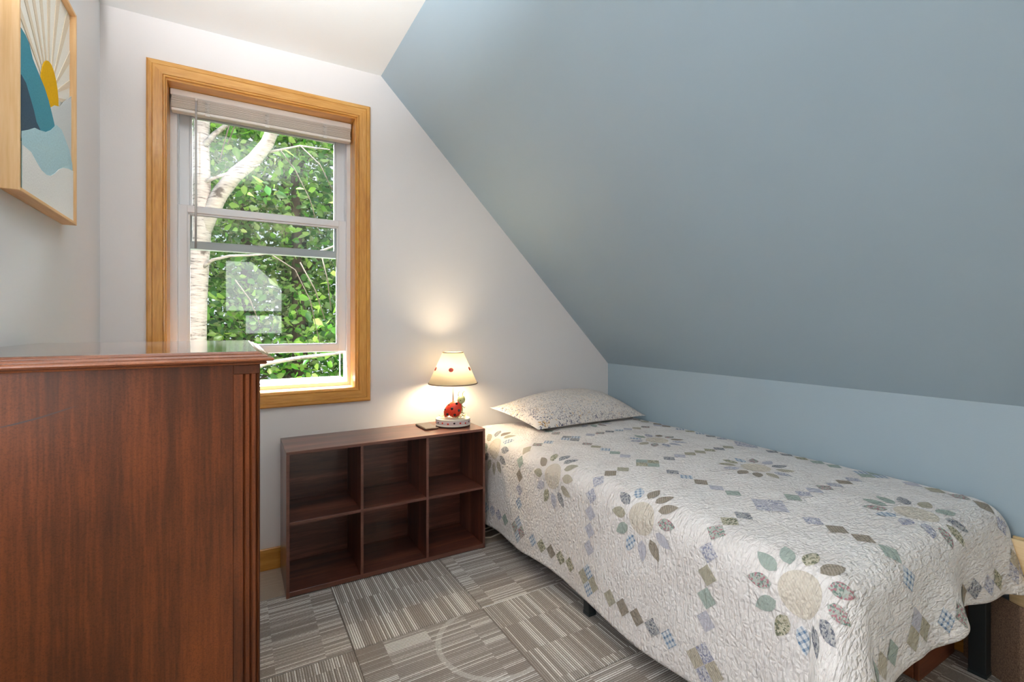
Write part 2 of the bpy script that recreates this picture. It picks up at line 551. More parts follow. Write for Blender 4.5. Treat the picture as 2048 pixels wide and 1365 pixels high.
# ------------------------------------------------------------------ room shell
XL, XR, YB, YF, ZC, ZK, XS = -.469, 2.196, 2.50, -3.0, 2.43, .875, .658
OX0, OX1, OZ0, OZ1 = -.249, .527, .820, 2.178            # window opening
T = .22
GZ0 = -2.9


def structure(o, label, cat):
    return tag(o, label, cat, None, 'structure')


floor = structure(box('floor', (XL - .1, YF - .1, -.12), (XR + .1, YB + .2, -.008), M['carpet_beige'], None, 0),
                  'carpet tile floor of the attic bedroom, striped grey-brown squares', 'floor')
structure(prism('ceiling', [(XL - .1, ZC), (XS, ZC), (XS + .1, ZC + .1), (XL - .1, ZC + .1)], 1, YF - .1, YB + T, M['ceil']),
          'flat white ceiling above the window wall', 'ceiling')
structure(prism('ceiling_slope', [(XS, ZC), (XR, ZK), (XR + .12, ZK), (XS + .1, ZC + .12)], 1, YF - .1, YB + T, M['blue']),
          'blue-grey sloping ceiling over the bed', 'sloped ceiling')
structure(box('wall_right', (XR, YF - .1, -.1), (XR + .12, YB + T, ZK), M['blue'], None, 0), 'low blue-grey knee wall behind the bed', 'wall')
SW = (-.30, .90, .85, 2.12)                            # added fill-light window beside the camera: y0, y1, z0, z1
bm = bmesh.new()
for lo, hi in (((YF - .1, -.1), (SW[0], ZC)), ((SW[1], -.1), (YB + T, ZC)), ((SW[0], -.1), (SW[1], SW[2])), ((SW[0], SW[3]), (SW[1], ZC))):
    add_box(bm, (XL - .1, lo[0], lo[1]), (XL, hi[0], hi[1]))
w3 = thing('fill_window_3', (XL - .05, (SW[0] + SW[1]) / 2, SW[2]), 'added side window in the left wall beside the viewer, unseen, lets fill light in', 'window', kind='structure')
for a, b in (((SW[0], SW[2]), (SW[0], SW[3])), ((SW[1], SW[2]), (SW[1], SW[3])), ((SW[0], SW[2]), (SW[1], SW[2])), ((SW[0], SW[3]), (SW[1], SW[3])), (((SW[0] + SW[1]) / 2, SW[2]), ((SW[0] + SW[1]) / 2, SW[3]))):
    box('frame_bar', (XL - .075, min(a[0], b[0]) - .025, min(a[1], b[1]) - .025), (XL - .025, max(a[0], b[0]) + .025, max(a[1], b[1]) + .025), M['vinyl'], w3, .002)
structure(bobj('wall_left', bm, M['left']), 'cool white wall with the framed picture', 'wall')

hx0, hx1, hz0, hz1 = OX0 - .014, OX1 + .014, OZ0 - .014, OZ1 + .014
bm = bmesh.new()


def add_prism_y(bm, pts, y0, y1):
    a = [bm.verts.new((p[0], y0, p[1])) for p in pts]; b = [bm.verts.new((p[0], y1, p[1])) for p in pts]
    bm.faces.new(a); bm.faces.new(b)
    for i in range(len(pts)):
        j = (i + 1) % len(pts); bm.faces.new((a[i], a[j], b[j], b[i]))


add_prism_y(bm, [(XL, 0), (hx0, 0), (hx0, ZC), (XL, ZC)], YB, YB + T)
add_prism_y(bm, [(hx0, 0), (hx1, 0), (hx1, hz0), (hx0, hz0)], YB, YB + T)
add_prism_y(bm, [(hx0, hz1), (hx1, hz1), (hx1, ZC), (hx0, ZC)], YB, YB + T)
add_prism_y(bm, [(hx1, 0), (XR, 0), (XR, ZK), (XS, ZC), (hx1, ZC)], YB, YB + T)
structure(bobj('wall_back', bm, M['wall']), 'white gable wall holding the window', 'wall')

bm = bmesh.new()  # added dark outer layer, unseen: keeps wall bounce off the trees
add_prism_y(bm, [(XL - .3, GZ0), (hx0, GZ0), (hx0, ZC + .3), (XL - .3, ZC + .3)], YB + T + .004, YB + T + .03)
add_prism_y(bm, [(hx0, GZ0), (hx1, GZ0), (hx1, hz0), (hx0, hz0)], YB + T + .004, YB + T + .03)
add_prism_y(bm, [(hx0, hz1), (hx1, hz1), (hx1, ZC + .3), (hx0, ZC + .3)], YB + T + .004, YB + T + .03)
add_prism_y(bm, [(hx1, GZ0), (XR + .3, GZ0), (XR + .3, ZK + .3), (XS, ZC + .3), (hx1, ZC + .3)], YB + T + .004, YB + T + .03)
structure(bobj('outer_bounce_cutter', bm, wood('bounce_cutting_wood', (srgb(58, 46, 38), srgb(80, 64, 52), srgb(98, 80, 66)), 0, 20, 8, .9)), 'added dark wood layer outside the gable, unseen, cuts light bounced onto the trees', 'siding')

# wall behind the camera with a five-cornered gable window and a low pane
G = [(-.124, 1.335), (.649, 1.335), (.649, 1.70), (.235, 2.10), (-.124, 2.10)]
G2 = [(.135, .99), (.649, .99), (.649, 1.285), (.135, 1.285)]
bm = bmesh.new()
y0, y1 = YF - .1, YF
add_prism_y(bm, [(XL, 0), (-.124, 0), (-.124, ZC), (XL, ZC)], y0, y1)
add_prism_y(bm, [(.649, 0), (XR, 0), (XR, ZK), (XS, ZC), (.649, ZC)], y0, y1)
add_prism_y(bm, [(-.124, 2.10), (.235, 2.10), (.649, 1.70), (.649, ZC), (-.124, ZC)], y0, y1)
add_prism_y(bm, [(-.124, 1.285), (.649, 1.285), (.649, 1.335), (-.124, 1.335)], y0, y1)
add_prism_y(bm, [(-.124, 0), (.135, 0), (.135, 1.285), (-.124, 1.285)], y0, y1)
add_prism_y(bm, [(.135, 0), (.649, 0), (.649, .99), (.135, .99)], y0, y1)
structure(bobj('wall_front', bm, M['wall']), 'white wall behind the viewer with the gable window', 'wall')
w2 = thing('window_2', (.26, YF, .99), 'gable window with a slanted corner in the wall behind the viewer', 'window', kind='structure')
for P in (G, G2):
    n = len(P)
    for i in range(n):
        a, b = P[i], P[(i + 1) % n]
        tube('frame_bar', [(a[0], YF - .05, a[1]), (b[0], YF - .05, b[1])], .012, M['vinyl'], w2, 4)

# carpet tiles, half-metre squares laid quarter-turned
tile_mesh = {}


def tile(x0, x1, y0, y1, m, turn):
    g = .0012
    w, d = x1 - x0 - 2 * g, y1 - y0 - 2 * g
    key = (round(w, 3), round(d, 3), m.name, turn)
    if key not in tile_mesh:
        ww, dd = (d, w) if turn else (w, d)
        bm = bmesh.new(); add_box(bm, (-ww / 2, -dd / 2, -.008), (ww / 2, dd / 2, 0), .0016)
        me = bpy.data.meshes.new('carpet_tile'); bm.to_mesh(me); bm.free(); me.materials.append(m)
        tile_mesh[key] = me
    o = bpy.data.objects.new('carpet_tile', tile_mesh[key]); COL.objects.link(o)
    o.parent = floor; o.location = Vector(((x0 + x1) / 2, (y0 + y1) / 2, 0)) - floor.location
    o.rotation_euler = (0, 0, PI / 2 if turn else 0)


xs = [XL, -.14, .36, .86, 1.36, 1.86, XR]
ys = [YF] + [-2.77 + .5 * k for k in range(11)] + [YB]
for i in range(len(xs) - 1):
    for j in range(len(ys) - 1):
        last = j == len(ys) - 2
        tile(xs[i], xs[i + 1], ys[j], ys[j + 1], M['carpet_beige'] if last else M['carpet'], False if last else (i + j) % 2 == 0)

# pine baseboards
structure(box('baseboard_back', (XL + .012, YB - .013, 0), (XR - .012, YB, .10), M['pine_x'], None, .003), 'pine baseboard under the window wall', 'baseboard')
structure(box('baseboard_left', (XL, YF, 0), (XL + .012, YB, .10), M['pine_y'], None, .003), 'pine baseboard along the left wall', 'baseboard')
structure(box('baseboard_right', (XR - .012, YF, 0), (XR, YB, .10), M['pine_y'], None, .003), 'pine baseboard under the knee wall behind the bed', 'baseboard')

# ------------------------------------------------------------------ window
win = thing('window_1', (.139, YB, OZ0), 'white double-hung window with raised lower sash and pine casing', 'window', kind='structure')


def mitre(name, prof, x0, x1, z0, z1, ymap, parent, mats):
    """four mitred boards around an opening; prof = (outward offset, depth)"""
    corners = [((x0, z0), (-1, -1)), ((x1, z0), (1, -1)), ((x1, z1), (1, 1)), ((x0, z1), (-1, 1))]
    for k in range(4):
        (pa, da), (pb, db) = corners[k], corners[(k + 1) % 4]
        bm = bmesh.new()
        ra = [bm.verts.new((pa[0] + da[0] * w, ymap(t), pa[1] + da[1] * w)) for w, t in prof]
        rb = [bm.verts.new((pb[0] + db[0] * w, ymap(t), pb[1] + db[1] * w)) for w, t in prof]
        n = len(prof)
        for i in range(n):
            j = (i + 1) % n; bm.faces.new((ra[i], ra[j], rb[j], rb[i]))
        bm.faces.new(ra); bm.faces.new(rb)
        bobj(name, bm, mats[k % 2], parent)


CAS = [(.0, 0), (0, .010), (.002, .0125), (.007, .0125), (.0085, .0105), (.010, .015), (.044, .0165), (.0455, .0145), (.047, .0165), (.060, .0165), (.065, .013), (.066, .010), (.066, 0)]
mitre('casing', CAS, OX0 - .004, OX1 + .008, OZ0 - .004, OZ1 + .008, lambda t: YB - t, win, (M['pine_x'], M['pine_z']))
# jamb boards
box('jamb', (hx0, YB - .002, OZ0 - .013), (OX0, YB + .115, OZ1 + .013), M['pine_z'], win, .001)
box('jamb', (OX1, YB - .002, OZ0 - .013), (hx1, YB + .115, OZ1 + .013), M['pine_z'], win, .001)
box('jamb', (OX0, YB - .002, OZ1), (OX1, YB + .115, hz1), M['pine_x'], win, .001)
box('jamb', (OX0, YB - .002, hz0), (OX1, YB + .115, OZ0), M['pine_x'], win, .001)
# vinyl frame
VF0, VF1 = YB + .115, YB + .21
bm = bmesh.new()
add_box(bm, (hx0, VF0, hz0), (OX0 + .026, VF1, hz1), .002)
add_box(bm, (OX1 - .018, VF0, hz0), (hx1, VF1, hz1), .002)
add_box(bm, (OX0 + .02, VF0, OZ1 - .028), (OX1 - .014, VF1, hz1), .002)
add_box(bm, (OX0 + .02, VF0, hz0), (OX1 - .014, VF1, OZ0 + .022), .002)
add_box(bm, (OX0 + .02, VF0 + .03, OZ0 + .02), (OX1 - .014, VF1, OZ0 + .034), .002)
bobj('frame', bm, M['vinyl'], win)
box('screen_frame', (OX0 + .04, VF1 - .012, OZ0 + .034), (OX1 - .03, VF1 - .004, OZ0 + .042), M['dark_line'], win, .001)
box('screen_frame', (OX1 - .040, VF1 - .012, OZ0 + .042), (OX1 - .034, VF1 - .004, 1.5), M['dark_line'], win, .001)


def sash(name, x0, x1, z0, z1, y0, y1, st, tr, brl):
    bm = bmesh.new()
    add_box(bm, (x0, y0, z0), (x0 + st, y1, z1), .003)
    add_box(bm, (x1 - st, y0, z0), (x1, y1, z1), .003)
    add_box(bm, (x0 + st - .003, y0, z1 - tr), (x1 - st + .003, y1, z1), .003)
    add_box(bm, (x0 + st - .003, y0, z0), (x1 - st + .003, y1, z0 + brl), .003)
    s = bobj(name, bm, M['vinyl'], win)
    # stepped glazing bead
    bm = bmesh.new(); e = .009
    ym = (y0 + y1) / 2
    add_box(bm, (x0 + st - .001, ym - .008, z0 + brl), (x0 + st + e, ym + .010, z1 - tr), .002)
    add_box(bm, (x1 - st - e, ym - .008, z0 + brl), (x1 - st + .001, ym + .010, z1 - tr), .002)
    add_box(bm, (x0 + st, ym - .008, z1 - tr - e), (x1 - st, ym + .010, z1 - tr + .001), .002)
    add_box(bm, (x0 + st, ym - .008, z0 + brl - .001), (x1 - st, ym + .010, z0 + brl + e * .5), .002)
    bobj('glazing_bead', bm, M['vinyl'], s)
    g = box('glass_pane', (x0 + st + .002, ym - .002, z0 + brl), (x1 - st - .002, ym + .002, z1 - tr), M['glass'], s, 0)
    return s


sash('lower_sash', -.224, .510, .997, 1.685, YB + .138, YB + .166, .038, .034, .040)
sash('upper_sash', -.222, .508, 1.488, 2.160, YB + .172, YB + .200, .042, .05, .036)

# blind pulled up
bl = thing('window_blind', (.139, YB + .06, 2.08), 'cream mini blind pulled up to the head of the window', 'blind')
box('headrail', (OX0 + .004, YB + .066, 2.149), (OX1 - .004, YB + .106, 2.177), M['blind'], bl, .003)
for k in range(12):
    z = 2.097 + k * .0043
    dx = random.uniform(-.002, .002); dy = random.uniform(-.0015, .0015)
    box('slat', (OX0 + .008 + dx, YB + .067 + dy, z), (OX1 - .008 + dx, YB + .104 + dy, z + .0026), M['slat'], bl, .0006)
box('bottom_rail', (OX0 + .007, YB + .066, 2.081), (OX1 - .007, YB + .106, 2.095), M['blind'], bl, .003)
for x in (-.106, .135, .394):
    pts = []
    for k in range(26):
        t = k / 25
        pts.append((x + .012 * math.sin(k * 2.1) * (1 - .2 * t), YB + .062 - .004 * abs(math.sin(k * 1.3)), 2.146 - t * .055))
    tube('ladder_cord', pts, .0013, M['cord'], bl, 5)
    box('cord_tab', (x - .009, YB + .0645, 2.078), (x + .009, YB + .067, 2.092), M['cord'], bl, .0008)
wand = tube('tilt_wand', [(-.149, YB + .058, 2.135), (-.149, YB + .055, 1.80), (-.150, YB + .054, 1.478)], [.0036, .0042, .0042], M['wand'], bl, 8)
ellipsoid('wand_hook', (-.149, YB + .060, 2.143), (.006, .005, .006), M['blind'], bl, seg=10, rings=6)

# ------------------------------------------------------------------ picture on the left wall
PY0, PY1, PZ0, PZ1 = 1.536, 2.005, 1.452, 2.116
PXB, PXF, PXC = XL + .001, -.4325, -.4478
pic = thing('picture_frame', (XL, (PY0 + PY1) / 2, PZ0), 'framed felt sunrise and hills picture in a pale wood frame on the left wall', 'picture')
t_ = .009
bmf = [((PY0, PY0 + t_), (PZ0, PZ1)), ((PY1 - t_, PY1), (PZ0, PZ1))]
for (a, b), (c, d) in bmf:
    box('frame_side', (PXB, a, c), (PXF, b, d), M['beech_z'], pic, .001)
box('frame_rail', (PXB, PY0 + t_, PZ0), (PXF, PY1 - t_, PZ0 + t_), M['beech_y'], pic, .001)
box('frame_rail', (PXB, PY0 + t_, PZ1 - t_), (PXF, PY1 - t_, PZ1), M['beech_y'], pic, .001)
CY0, CY1, CZ0, CZ1 = PY0 + t_, PY1 - t_, PZ0 + t_, PZ1 - t_


def felt(name, c, s=.1):
    m, nt, bs = new_mat(name)
    v = tcoord(nt); n = noise(nt, v, 190, 3, .7)
    nt.links.new(ramp(nt, n, [(.3, tuple(x * (1 - s) for x in c)), (.7, tuple(min(1, x * (1 + s)) for x in c))]), bs.inputs['Base Color'])
    bs.inputs['Roughness'].default_value = .95; bs.inputs['Specular IOR Level'].default_value = .1
    bump(nt, bs, n, .5, .002)
    return m


box('canvas', (PXB, CY0, CZ0), (PXC, CY1, CZ1), felt('ivory_felt', srgb(240, 236, 226), .03), pic, 0)


def art_pt(zx, zy):
    p = on(0, PXC, zx / 2.8433, zy / 2.8433)
    return (min(max(p.y, CY0), CY1), min(max(p.z, CZ0), CZ1))


def art(name, pts, m, h0, h1):
    P = [art_pt(*p) if not isinstance(p[0], str) else p[1] for p in pts]
    Q = []
    for p in P:
        if not Q or (abs(p[0] - Q[-1][0]) + abs(p[1] - Q[-1][1])) > 1e-5: Q.append(p)
    if abs(Q[0][0] - Q[-1][0]) + abs(Q[0][1] - Q[-1][1]) < 1e-5: Q.pop()
    n = len(Q)
    vs = [(PXC + h0, p[0], p[1]) for p in Q] + [(PXC + h1, p[0], p[1]) for p in Q]
    fs = [tuple(n + k for k in t) for t in tessellate_polygon([[Vector((p[0], p[1], 0)) for p in Q]])]
    fs += [(i, (i + 1) % n, n + (i + 1) % n, n + i) for i in range(n)]
    return obj(name, vs, fs, m, pic)


sy, sz = art_pt(290, 560); sy -= .004
sun_w = abs(art_pt(325, 590)[0] - art_pt(224, 470)[0]) / 2; sun_h = art_pt(262, 335)[1] - sz
scx = (art_pt(325, 590)[0] + art_pt(224, 470)[0]) / 2
ivory2 = felt('beige_felt_ray', srgb(224, 210, 188), .05)
nray = 15
for k in range(nray):
    a = math.radians(-14 + k * 15.0)
    da = math.radians(2.6)
    P = []
    for s_, ex in ((-1, 0), (-1, 1), (1, 1), (1, 0)):
        aa = a + s_ * da * (1.0 if ex else 1.0)
        dy, dz = math.cos(aa), math.sin(aa)
        if not ex: rr = .06
        else:
            c = [9.0]
            if dy > 1e-6: c.append((CY1 - .002 - scx) / dy)
            if dy < -1e-6: c.append((CY0 + .002 - scx) / dy)
            if dz > 1e-6: c.append((CZ1 - .002 - sz) / dz)
            rr = max(.065, min(c))
        P.append(('p', (scx + dy * rr, sz + dz * rr)))
    art('sun_ray', P, ivory2, 0, .0015)
sunp = [('p', (scx + sun_w * math.cos(PI * k / 24), sz + sun_h * math.sin(PI * k / 24))) for k in range(25)]
sunp += [('p', (scx - sun_w, sz - .05)), ('p', (scx + sun_w, sz - .05))]
art('felt_sun', sunp, felt('mustard_felt', srgb(222, 172, 28)), .0016, .0032)
L0, L1 = 100, 410
art('pale_cloud', [(270, 615), (300, 598), (330, 606), (352, 578), (L1, 565), (L1, 1000), (260, 1000)], felt('grey_cloud_felt', srgb(206, 212, 214), .05), .0033, .0042)
art('teal_hill', [(L0, 150), (128, 195), (150, 245), (170, 330), (190, 380), (215, 440), (240, 500), (262, 570), (280, 640), (296, 708), (290, 760), (200, 800), (L0, 800)], felt('teal_felt', srgb(72, 140, 160)), .0043, .0055)
art('navy_hill', [(L0, 420), (128, 470), (150, 545), (172, 620), (188, 690), (210, 735), (190, 780), (L0, 780)], felt('navy_felt', srgb(58, 80, 98)), .0056, .0066)
art('light_blue_hill', [(L0, 742), (140, 735), (175, 724), (205, 738), (240, 748), (268, 738), (300, 708), (330, 735), (352, 790), (375, 850), (392, 930), (L1, 1010), (L1, 1060), (L0, 1060)], felt('light_blue_felt', srgb(176, 210, 220)), .0067, .0078)
art('white_snow', [(L0, 820), (122, 838), (150, 862), (180, 915), (210, 965), (240, 992), (265, 998), (290, 985), (312, 962), (340, 952), (368, 958), (L1, 985), (L1, 1400), (L0, 1400)], felt('white_felt', srgb(232, 234, 232), .04), .0079, .0088)

# ------------------------------------------------------------------ dresser
DX0, DX1, DY0, DY1, DZT = XL + .018, .0395, 1.016, 1.739, 1.0895
dr = thing('dresser', ((DX0 + DX1) / 2, (DY0 + DY1) / 2, 0), 'tall dark mahogany chest of drawers with fluted corner posts', 'dresser')
rings = [(-.004, 0.0), (0.0, -.0008), (.0035, -.0036), (.0035, -.0048), (.008, -.0056), (.0105, -.0085), (.0105, -.0098), (.0150, -.0106), (.0175, -.0125), (.0180, -.0150), (.0165, -.0172), (.0090, -.0182), (.0085, -.0196), (.0100, -.0205), (.0080, -.0235), (.002, -.0240)]
vs, fs = [], []
for off, z in rings:
    off *= 1.35
    x1, y0, y1 = DX1 + off, DY0 - off, DY1 + off
    x0 = DX0
    vs += [(x0, y0, DZT + z), (x1, y0, DZT + z), (x1, y1, DZT + z), (x0, y1, DZT + z)]
for i in range(len(rings) - 1):
    for k in range(4):
        k2 = (k + 1) % 4
        fs.append((i * 4 + k, (i + 1) * 4 + k, (i + 1) * 4 + k2, i * 4 + k2))
fs.append((len(rings) * 4 - 4, len(rings) * 4 - 1, len(rings) * 4 - 2, len(rings) * 4 - 3))
fs = [f[::-1] for f in fs]
obj('top_moulding', vs, fs, M['mah_edge'], dr)
x1, y0, y1 = DX1 - .0035, DY0 + .0035, DY1 - .0035
box('top_panel', (DX0, y0, DZT - .004), (x1, y1, DZT + .0003), M['mah_top'], dr, .0006)
ZB, ZT = .10, DZT - .024
PW = .0435


def flutes(n, a0, pitch, w, d):
    """points of a fluted edge running from a0, as (along, inward)"""
    P = []
    for i in range(n):
        a = a0 + pitch * i
        P += [(a, 0), (a + w * .25, d * .8), (a + w * .5, d), (a + w * .75, d * .8), (a + w, 0)]
    return P


def post(px0, px1, py0, py1, sx, sy, fl=True):
    """corner post: outer corner at (sx, sy) side, flutes on both outer faces"""
    r = .008
    wx, wy = px1 - px0, py1 - py0
    A = [(0, 0)]
    if fl: A += flutes(3, .0150, .0105, .0050, .0045) if wx > .04 else []
    A += [(wx - r * .2 - .0, 0.0006), (wx - r * .05, .003)]
    P = []
    for a, d in A: P.append((px0 + a if sx > 0 else px1 - a, py0 + d if sy < 0 else py1 - d))
    B = [(.006, 0)] + (flutes(3, .010, .0105, .005, .0045) if fl else []) + [(wy, 0)]
    for a, d in B: P.append((px1 - d if sx > 0 else px0 + d, py0 + a if sy < 0 else py1 - a))
    P.append((px0 if sx > 0 else px1, py1 if sy < 0 else py0))
    return P


yn = DY0 + .002
yfar = DY1 - .002
for (a, b, sy_) in ((yn, yn + PW, -1), (yfar - PW, yfar, 1)):
    P = post(DX1 - PW + .002, DX1 + .002, a, b, 1, sy_)
    p_ = prism('corner_post', P, 2, ZB, ZT - .018, M['mah_z'], dr)
    box('post_cap', (DX1 - PW + .002, a, ZT - .018), (DX1 + .002, b, ZT), M['mah_z'], dr, .0012)
    box('leg', (DX1 - PW + .002, a, 0), (DX1 + .002, b, ZB), M['mah_z'], dr, .003)
    box('corner_post', (DX0, a, ZB), (DX0 + .035, b, ZT), M['mah_z'], dr, .001)
    box('leg', (DX0, a, 0), (DX0 + .035, b, ZB), M['mah_z'], dr, .003)
    yy = (a + .0035, a + .014) if sy_ < 0 else (b - .014, b - .0035)
    box('side_panel', (DX0 + .035, yy[0], ZB), (DX1 - PW + .002, yy[1], ZT), M['mah_z'], dr, .0006)
    yr = (a - .0006, a + .012) if sy_ < 0 else (b - .012, b + .0006)
box('back_panel', (DX0, yn + PW, ZB), (DX0 + .008, yfar - PW, ZT), M['mah_z'], dr, .001)
box('carcass', (DX0 + .008, yn + .016, ZB), (DX1 - .020, yfar - .016, ZT), M['groove'], dr, 0)
hs = [.14, .16, .18, .20, .24]
z = ZT - .012
for h in hs:
    d_ = box('drawer', (DX1 - .022, yn + PW + .003, z - h + .006), (DX1 - .002, yfar - PW - .003, z - .004), M['mah_y'], dr, .003)
    for yy in (DY0 + .2, DY1 - .2):
        ellipsoid('knob', (DX1 - .001, yy, z - h / 2), (.005, .016, .012), M['brass'], d_, seg=12, rings=8)
    z -= h

# old scratch across the side panel
sp = []
for i, (x_, y_, w_) in enumerate(((-6, 857, .4), (30, 849, 1.6), (80, 836, 1.5), (130, 820, 1.0), (152, 813, .2))):
    p_ = on(1, yn + .0032, x_, y_); sp.append((p_.x, p_.z, w_ * .0009))
vs = [(x_, yn + .0032, z_ - w_) for x_, z_, w_ in sp] + [(x_, yn + .0032, z_ + w_) for x_, z_, w_ in sp]
k_ = len(sp)
obj('scratch_mark', vs, [(i, i + 1, k_ + i + 1, k_ + i) for i in range(k_ - 1)], M['groove'], dr)

# ------------------------------------------------------------------ cube bookcase
BX0, BX1, BY0, BY1, BZ = .185, 1.106, 2.190, 2.484, .608
bc = thing('cube_bookcase', ((BX0 + BX1) / 2, (BY0 + BY1) / 2, 0), 'low dark walnut six-cube bookcase under the lamp', 'bookcase')
t = .0125
box('top_board', (BX0, BY0, BZ - t), (BX1, BY1, BZ), M['walnut_x'], bc, .001)
box('bottom_board', (BX0 + t, BY0, .004), (BX1 - t, BY1, .004 + t + .008), M['walnut_x'], bc, .001)
for x in (BX0, BX1 - t): box('side_board', (x, BY0, 0), (x + t, BY1, BZ - t), M['walnut_z'], bc, .001)
dvs = [.4927, .7985]
edges = [BX0 + t] + [v for d in dvs for v in (d - t / 2, d + t / 2)] + [BX1 - t]
for d in dvs: box('divider', (d - t / 2, BY0, .004 + t + .008), (d + t / 2, BY1 - .006, BZ - t), M['walnut_z'], bc, .001)
for k in range(3):
    a, b = edges[2 * k], edges[2 * k + 1]
    box('shelf', (a, BY0 + .001, .301), (b, BY1 - .006, .301 + t), M['walnut_x'], bc, .001)
    box('back_panel', (a, BY1 - .006, .026), (b, BY1 - .001, BZ - t), M['walnut_x'], bc, 0)
    # paler edge banding along the visible shelf fronts
    box('edge_band', (a, BY0 - .0004, .301 + .0008), (b, BY0 + .0012, .301 + t - .0008), M['walnut_edge'], bc, 0)
box('edge_band', (BX0 + .0005, BY0 - .0005, BZ - t + .0006), (BX1 - .0005, BY0 + .0008, BZ - .0006), M['walnut_edge'], bc, 0)
box('edge_band', (BX0 + t, BY0 - .0005, .005), (BX1 - t, BY0 + .0008, .0235), M['walnut_edge'], bc, 0)
for x in [BX0, BX1 - t] + [d - t / 2 for d in dvs]:
    box('edge_band', (x + .0005, BY0 - .0005, .024), (x + t - .0005, BY0 + .0008, BZ - t), M['walnut_edge'], bc, 0)

# ------------------------------------------------------------------ ladybird lamp
LX, LY, LZ = .992, 2.338, BZ + .0005
lamp = thing('table_lamp', (LX, LY, LZ), 'small lamp with a cream shade and a red spotted ladybird on its base', 'lamp', rz=-math.radians(26))
M['ceramic'] = plain('cream_glazed_resin', srgb(238, 232, 216), .35)
M['band'] = plain('lilac_band', srgb(226, 210, 206), .5)
M['red'] = plain('red_enamel', srgb(226, 62, 34), .35)
M['dots'] = plain('black_enamel', srgb(44, 14, 12), .35)
M['lime'] = plain('pale_lime_resin', srgb(216, 218, 158), .45)
M['sage'] = plain('sage_resin', srgb(168, 172, 130), .5)
M['lampfoot'] = plain('brown_felt_foot', srgb(60, 36, 26), .9)
c0 = (LX, LY, LZ)
SX, SY = 1.0, .82
lathe('foot_ring', [(.084, 0), (.0885, .001), (.0885, .004), (.084, .005)], c0, M['lampfoot'], lamp, 48, SX, SY)
base = lathe('base', [(.086, .004), (.0905, .006), (.0905, .011), (.0885, .0125), (.0885, .0345), (.0905, .036), (.091, .039), (.088, .0415), (.080, .0415), (.060, .043), (.0, .046)], c0, M['ceramic'], lamp, 56, SX, SY)
lathe('painted_band', [(.0888, .0135), (.0892, .0145), (.0892, .0325), (.0888, .0335)], c0, M['band'], base, 56, SX, SY, True)
for k in range(13):
    a = -PI * .5 + (k - 6) * .36 + .12
    p = Vector((LX + .0895 * SX * math.cos(a), LY + .0895 * SY * math.sin(a), LZ + .0235 + .002 * math.sin(k * 2.2)))
    R = Matrix.Rotation(a + PI / 2, 3, 'Z')
    ellipsoid('painted_ladybird', p, (.0052, .0012, .0045), M['red'] if k % 3 else M['dots'], base, R, 10, 6)
tube('pole', [(LX, LY + .008, LZ + .042), (LX, LY + .008, LZ + .30)], .0042, M['ceramic'], lamp, 10)
# leaves on the base
for (x, y, a) in ((-.056, -.020, .5), (-.022, -.048, -.3), (.020, -.050, .35), (.038, -.036, -.5), (.060, -.010, .9), (-.04, .03, 0), (.03, .035, .4)):
    vs, fs = [], []
    n = 7
    for i in range(n):
        t = i / (n - 1); w = .010 * math.sin(PI * min(1, t * .9 + .08))
        for s in (-1, 0, 1):
            px_, py_ = (t - .5) * .036, s * w
            zz = .046 + .012 * (abs(t - .5) * 2) ** 2 + (.003 if s == 0 else .005)
            ca, sa = math.cos(a), math.sin(a)
            vs.append((LX + x + px_ * ca - py_ * sa, LY + y + px_ * sa + py_ * ca, LZ + zz))
    for i in range(n - 1):
        for s in range(2): fs.append((i * 3 + s, (i + 1) * 3 + s, (i + 1) * 3 + s + 1, i * 3 + s + 1))
    obj('leaf', vs, fs, M['lime'], lamp, True)
# ladybird: domed shell built from its outline
OUT = [(-.040, .049), (-.030, .053), (-.022, .057), (-.016, .060), (-.010, .053), (.004, .049), (.022, .051), (.034, .058), (.043, .070), (.049, .086), (.0495, .104), (.046, .120), (.041, .131), (.036, .1355), (.020, .136), (.004, .132), (-.014, .124), (-.028, .112), (-.039, .096), (-.046, .080), (-.045, .064)]
ocx, ocz = .004, .092
vs, fs = [], []
layers = [(1.0, .0), (1.0, .006), (.96, .013), (.86, .020), (.68, .026), (.40, .030), (.0, .0315)]
for side in (-1, 1):
    off = len(vs); n = len(OUT)
    for s, d in layers:
        for p in OUT:
            vs.append((LX + ocx + (p[0] - ocx) * s, LY - .034 + side * d * (1.0 if side < 0 else .5) + .006, LZ + ocz + (p[1] - ocz) * s))
    for i in range(len(layers) - 1):
        for k in range(n):
            k2 = (k + 1) % n
            f = (off + i * n + k, off + i * n + k2, off + (i + 1) * n + k2, off + (i + 1) * n + k)
            fs.append(f if side < 0 else f[::-1])
bug = obj('ladybird_shell', vs, fs, M['red'], lamp, True)


def shell_y(x, z):
    """depth of the domed shell's near side at x, z"""
    best = 0
    dx, dz = x - ocx, z - ocz
    ang = math.atan2(dz, dx); r = math.hypot(dx, dz)
    R = min((abs((math.atan2(p[1] - ocz, p[0] - ocx) - ang + PI) % (2 * PI) - PI), math.hypot(p[0] - ocx, p[1] - ocz)) for p in OUT)[1]
    s = min(1, r / R)
    for (s0, d0), (s1, d1) in zip(layers, layers[1:]):
        if s1 <= s <= s0: best = d0 if s0 == s1 else d0 + (d1 - d0) * (s0 - s) / (s0 - s1)
    return -.034 - best + .006


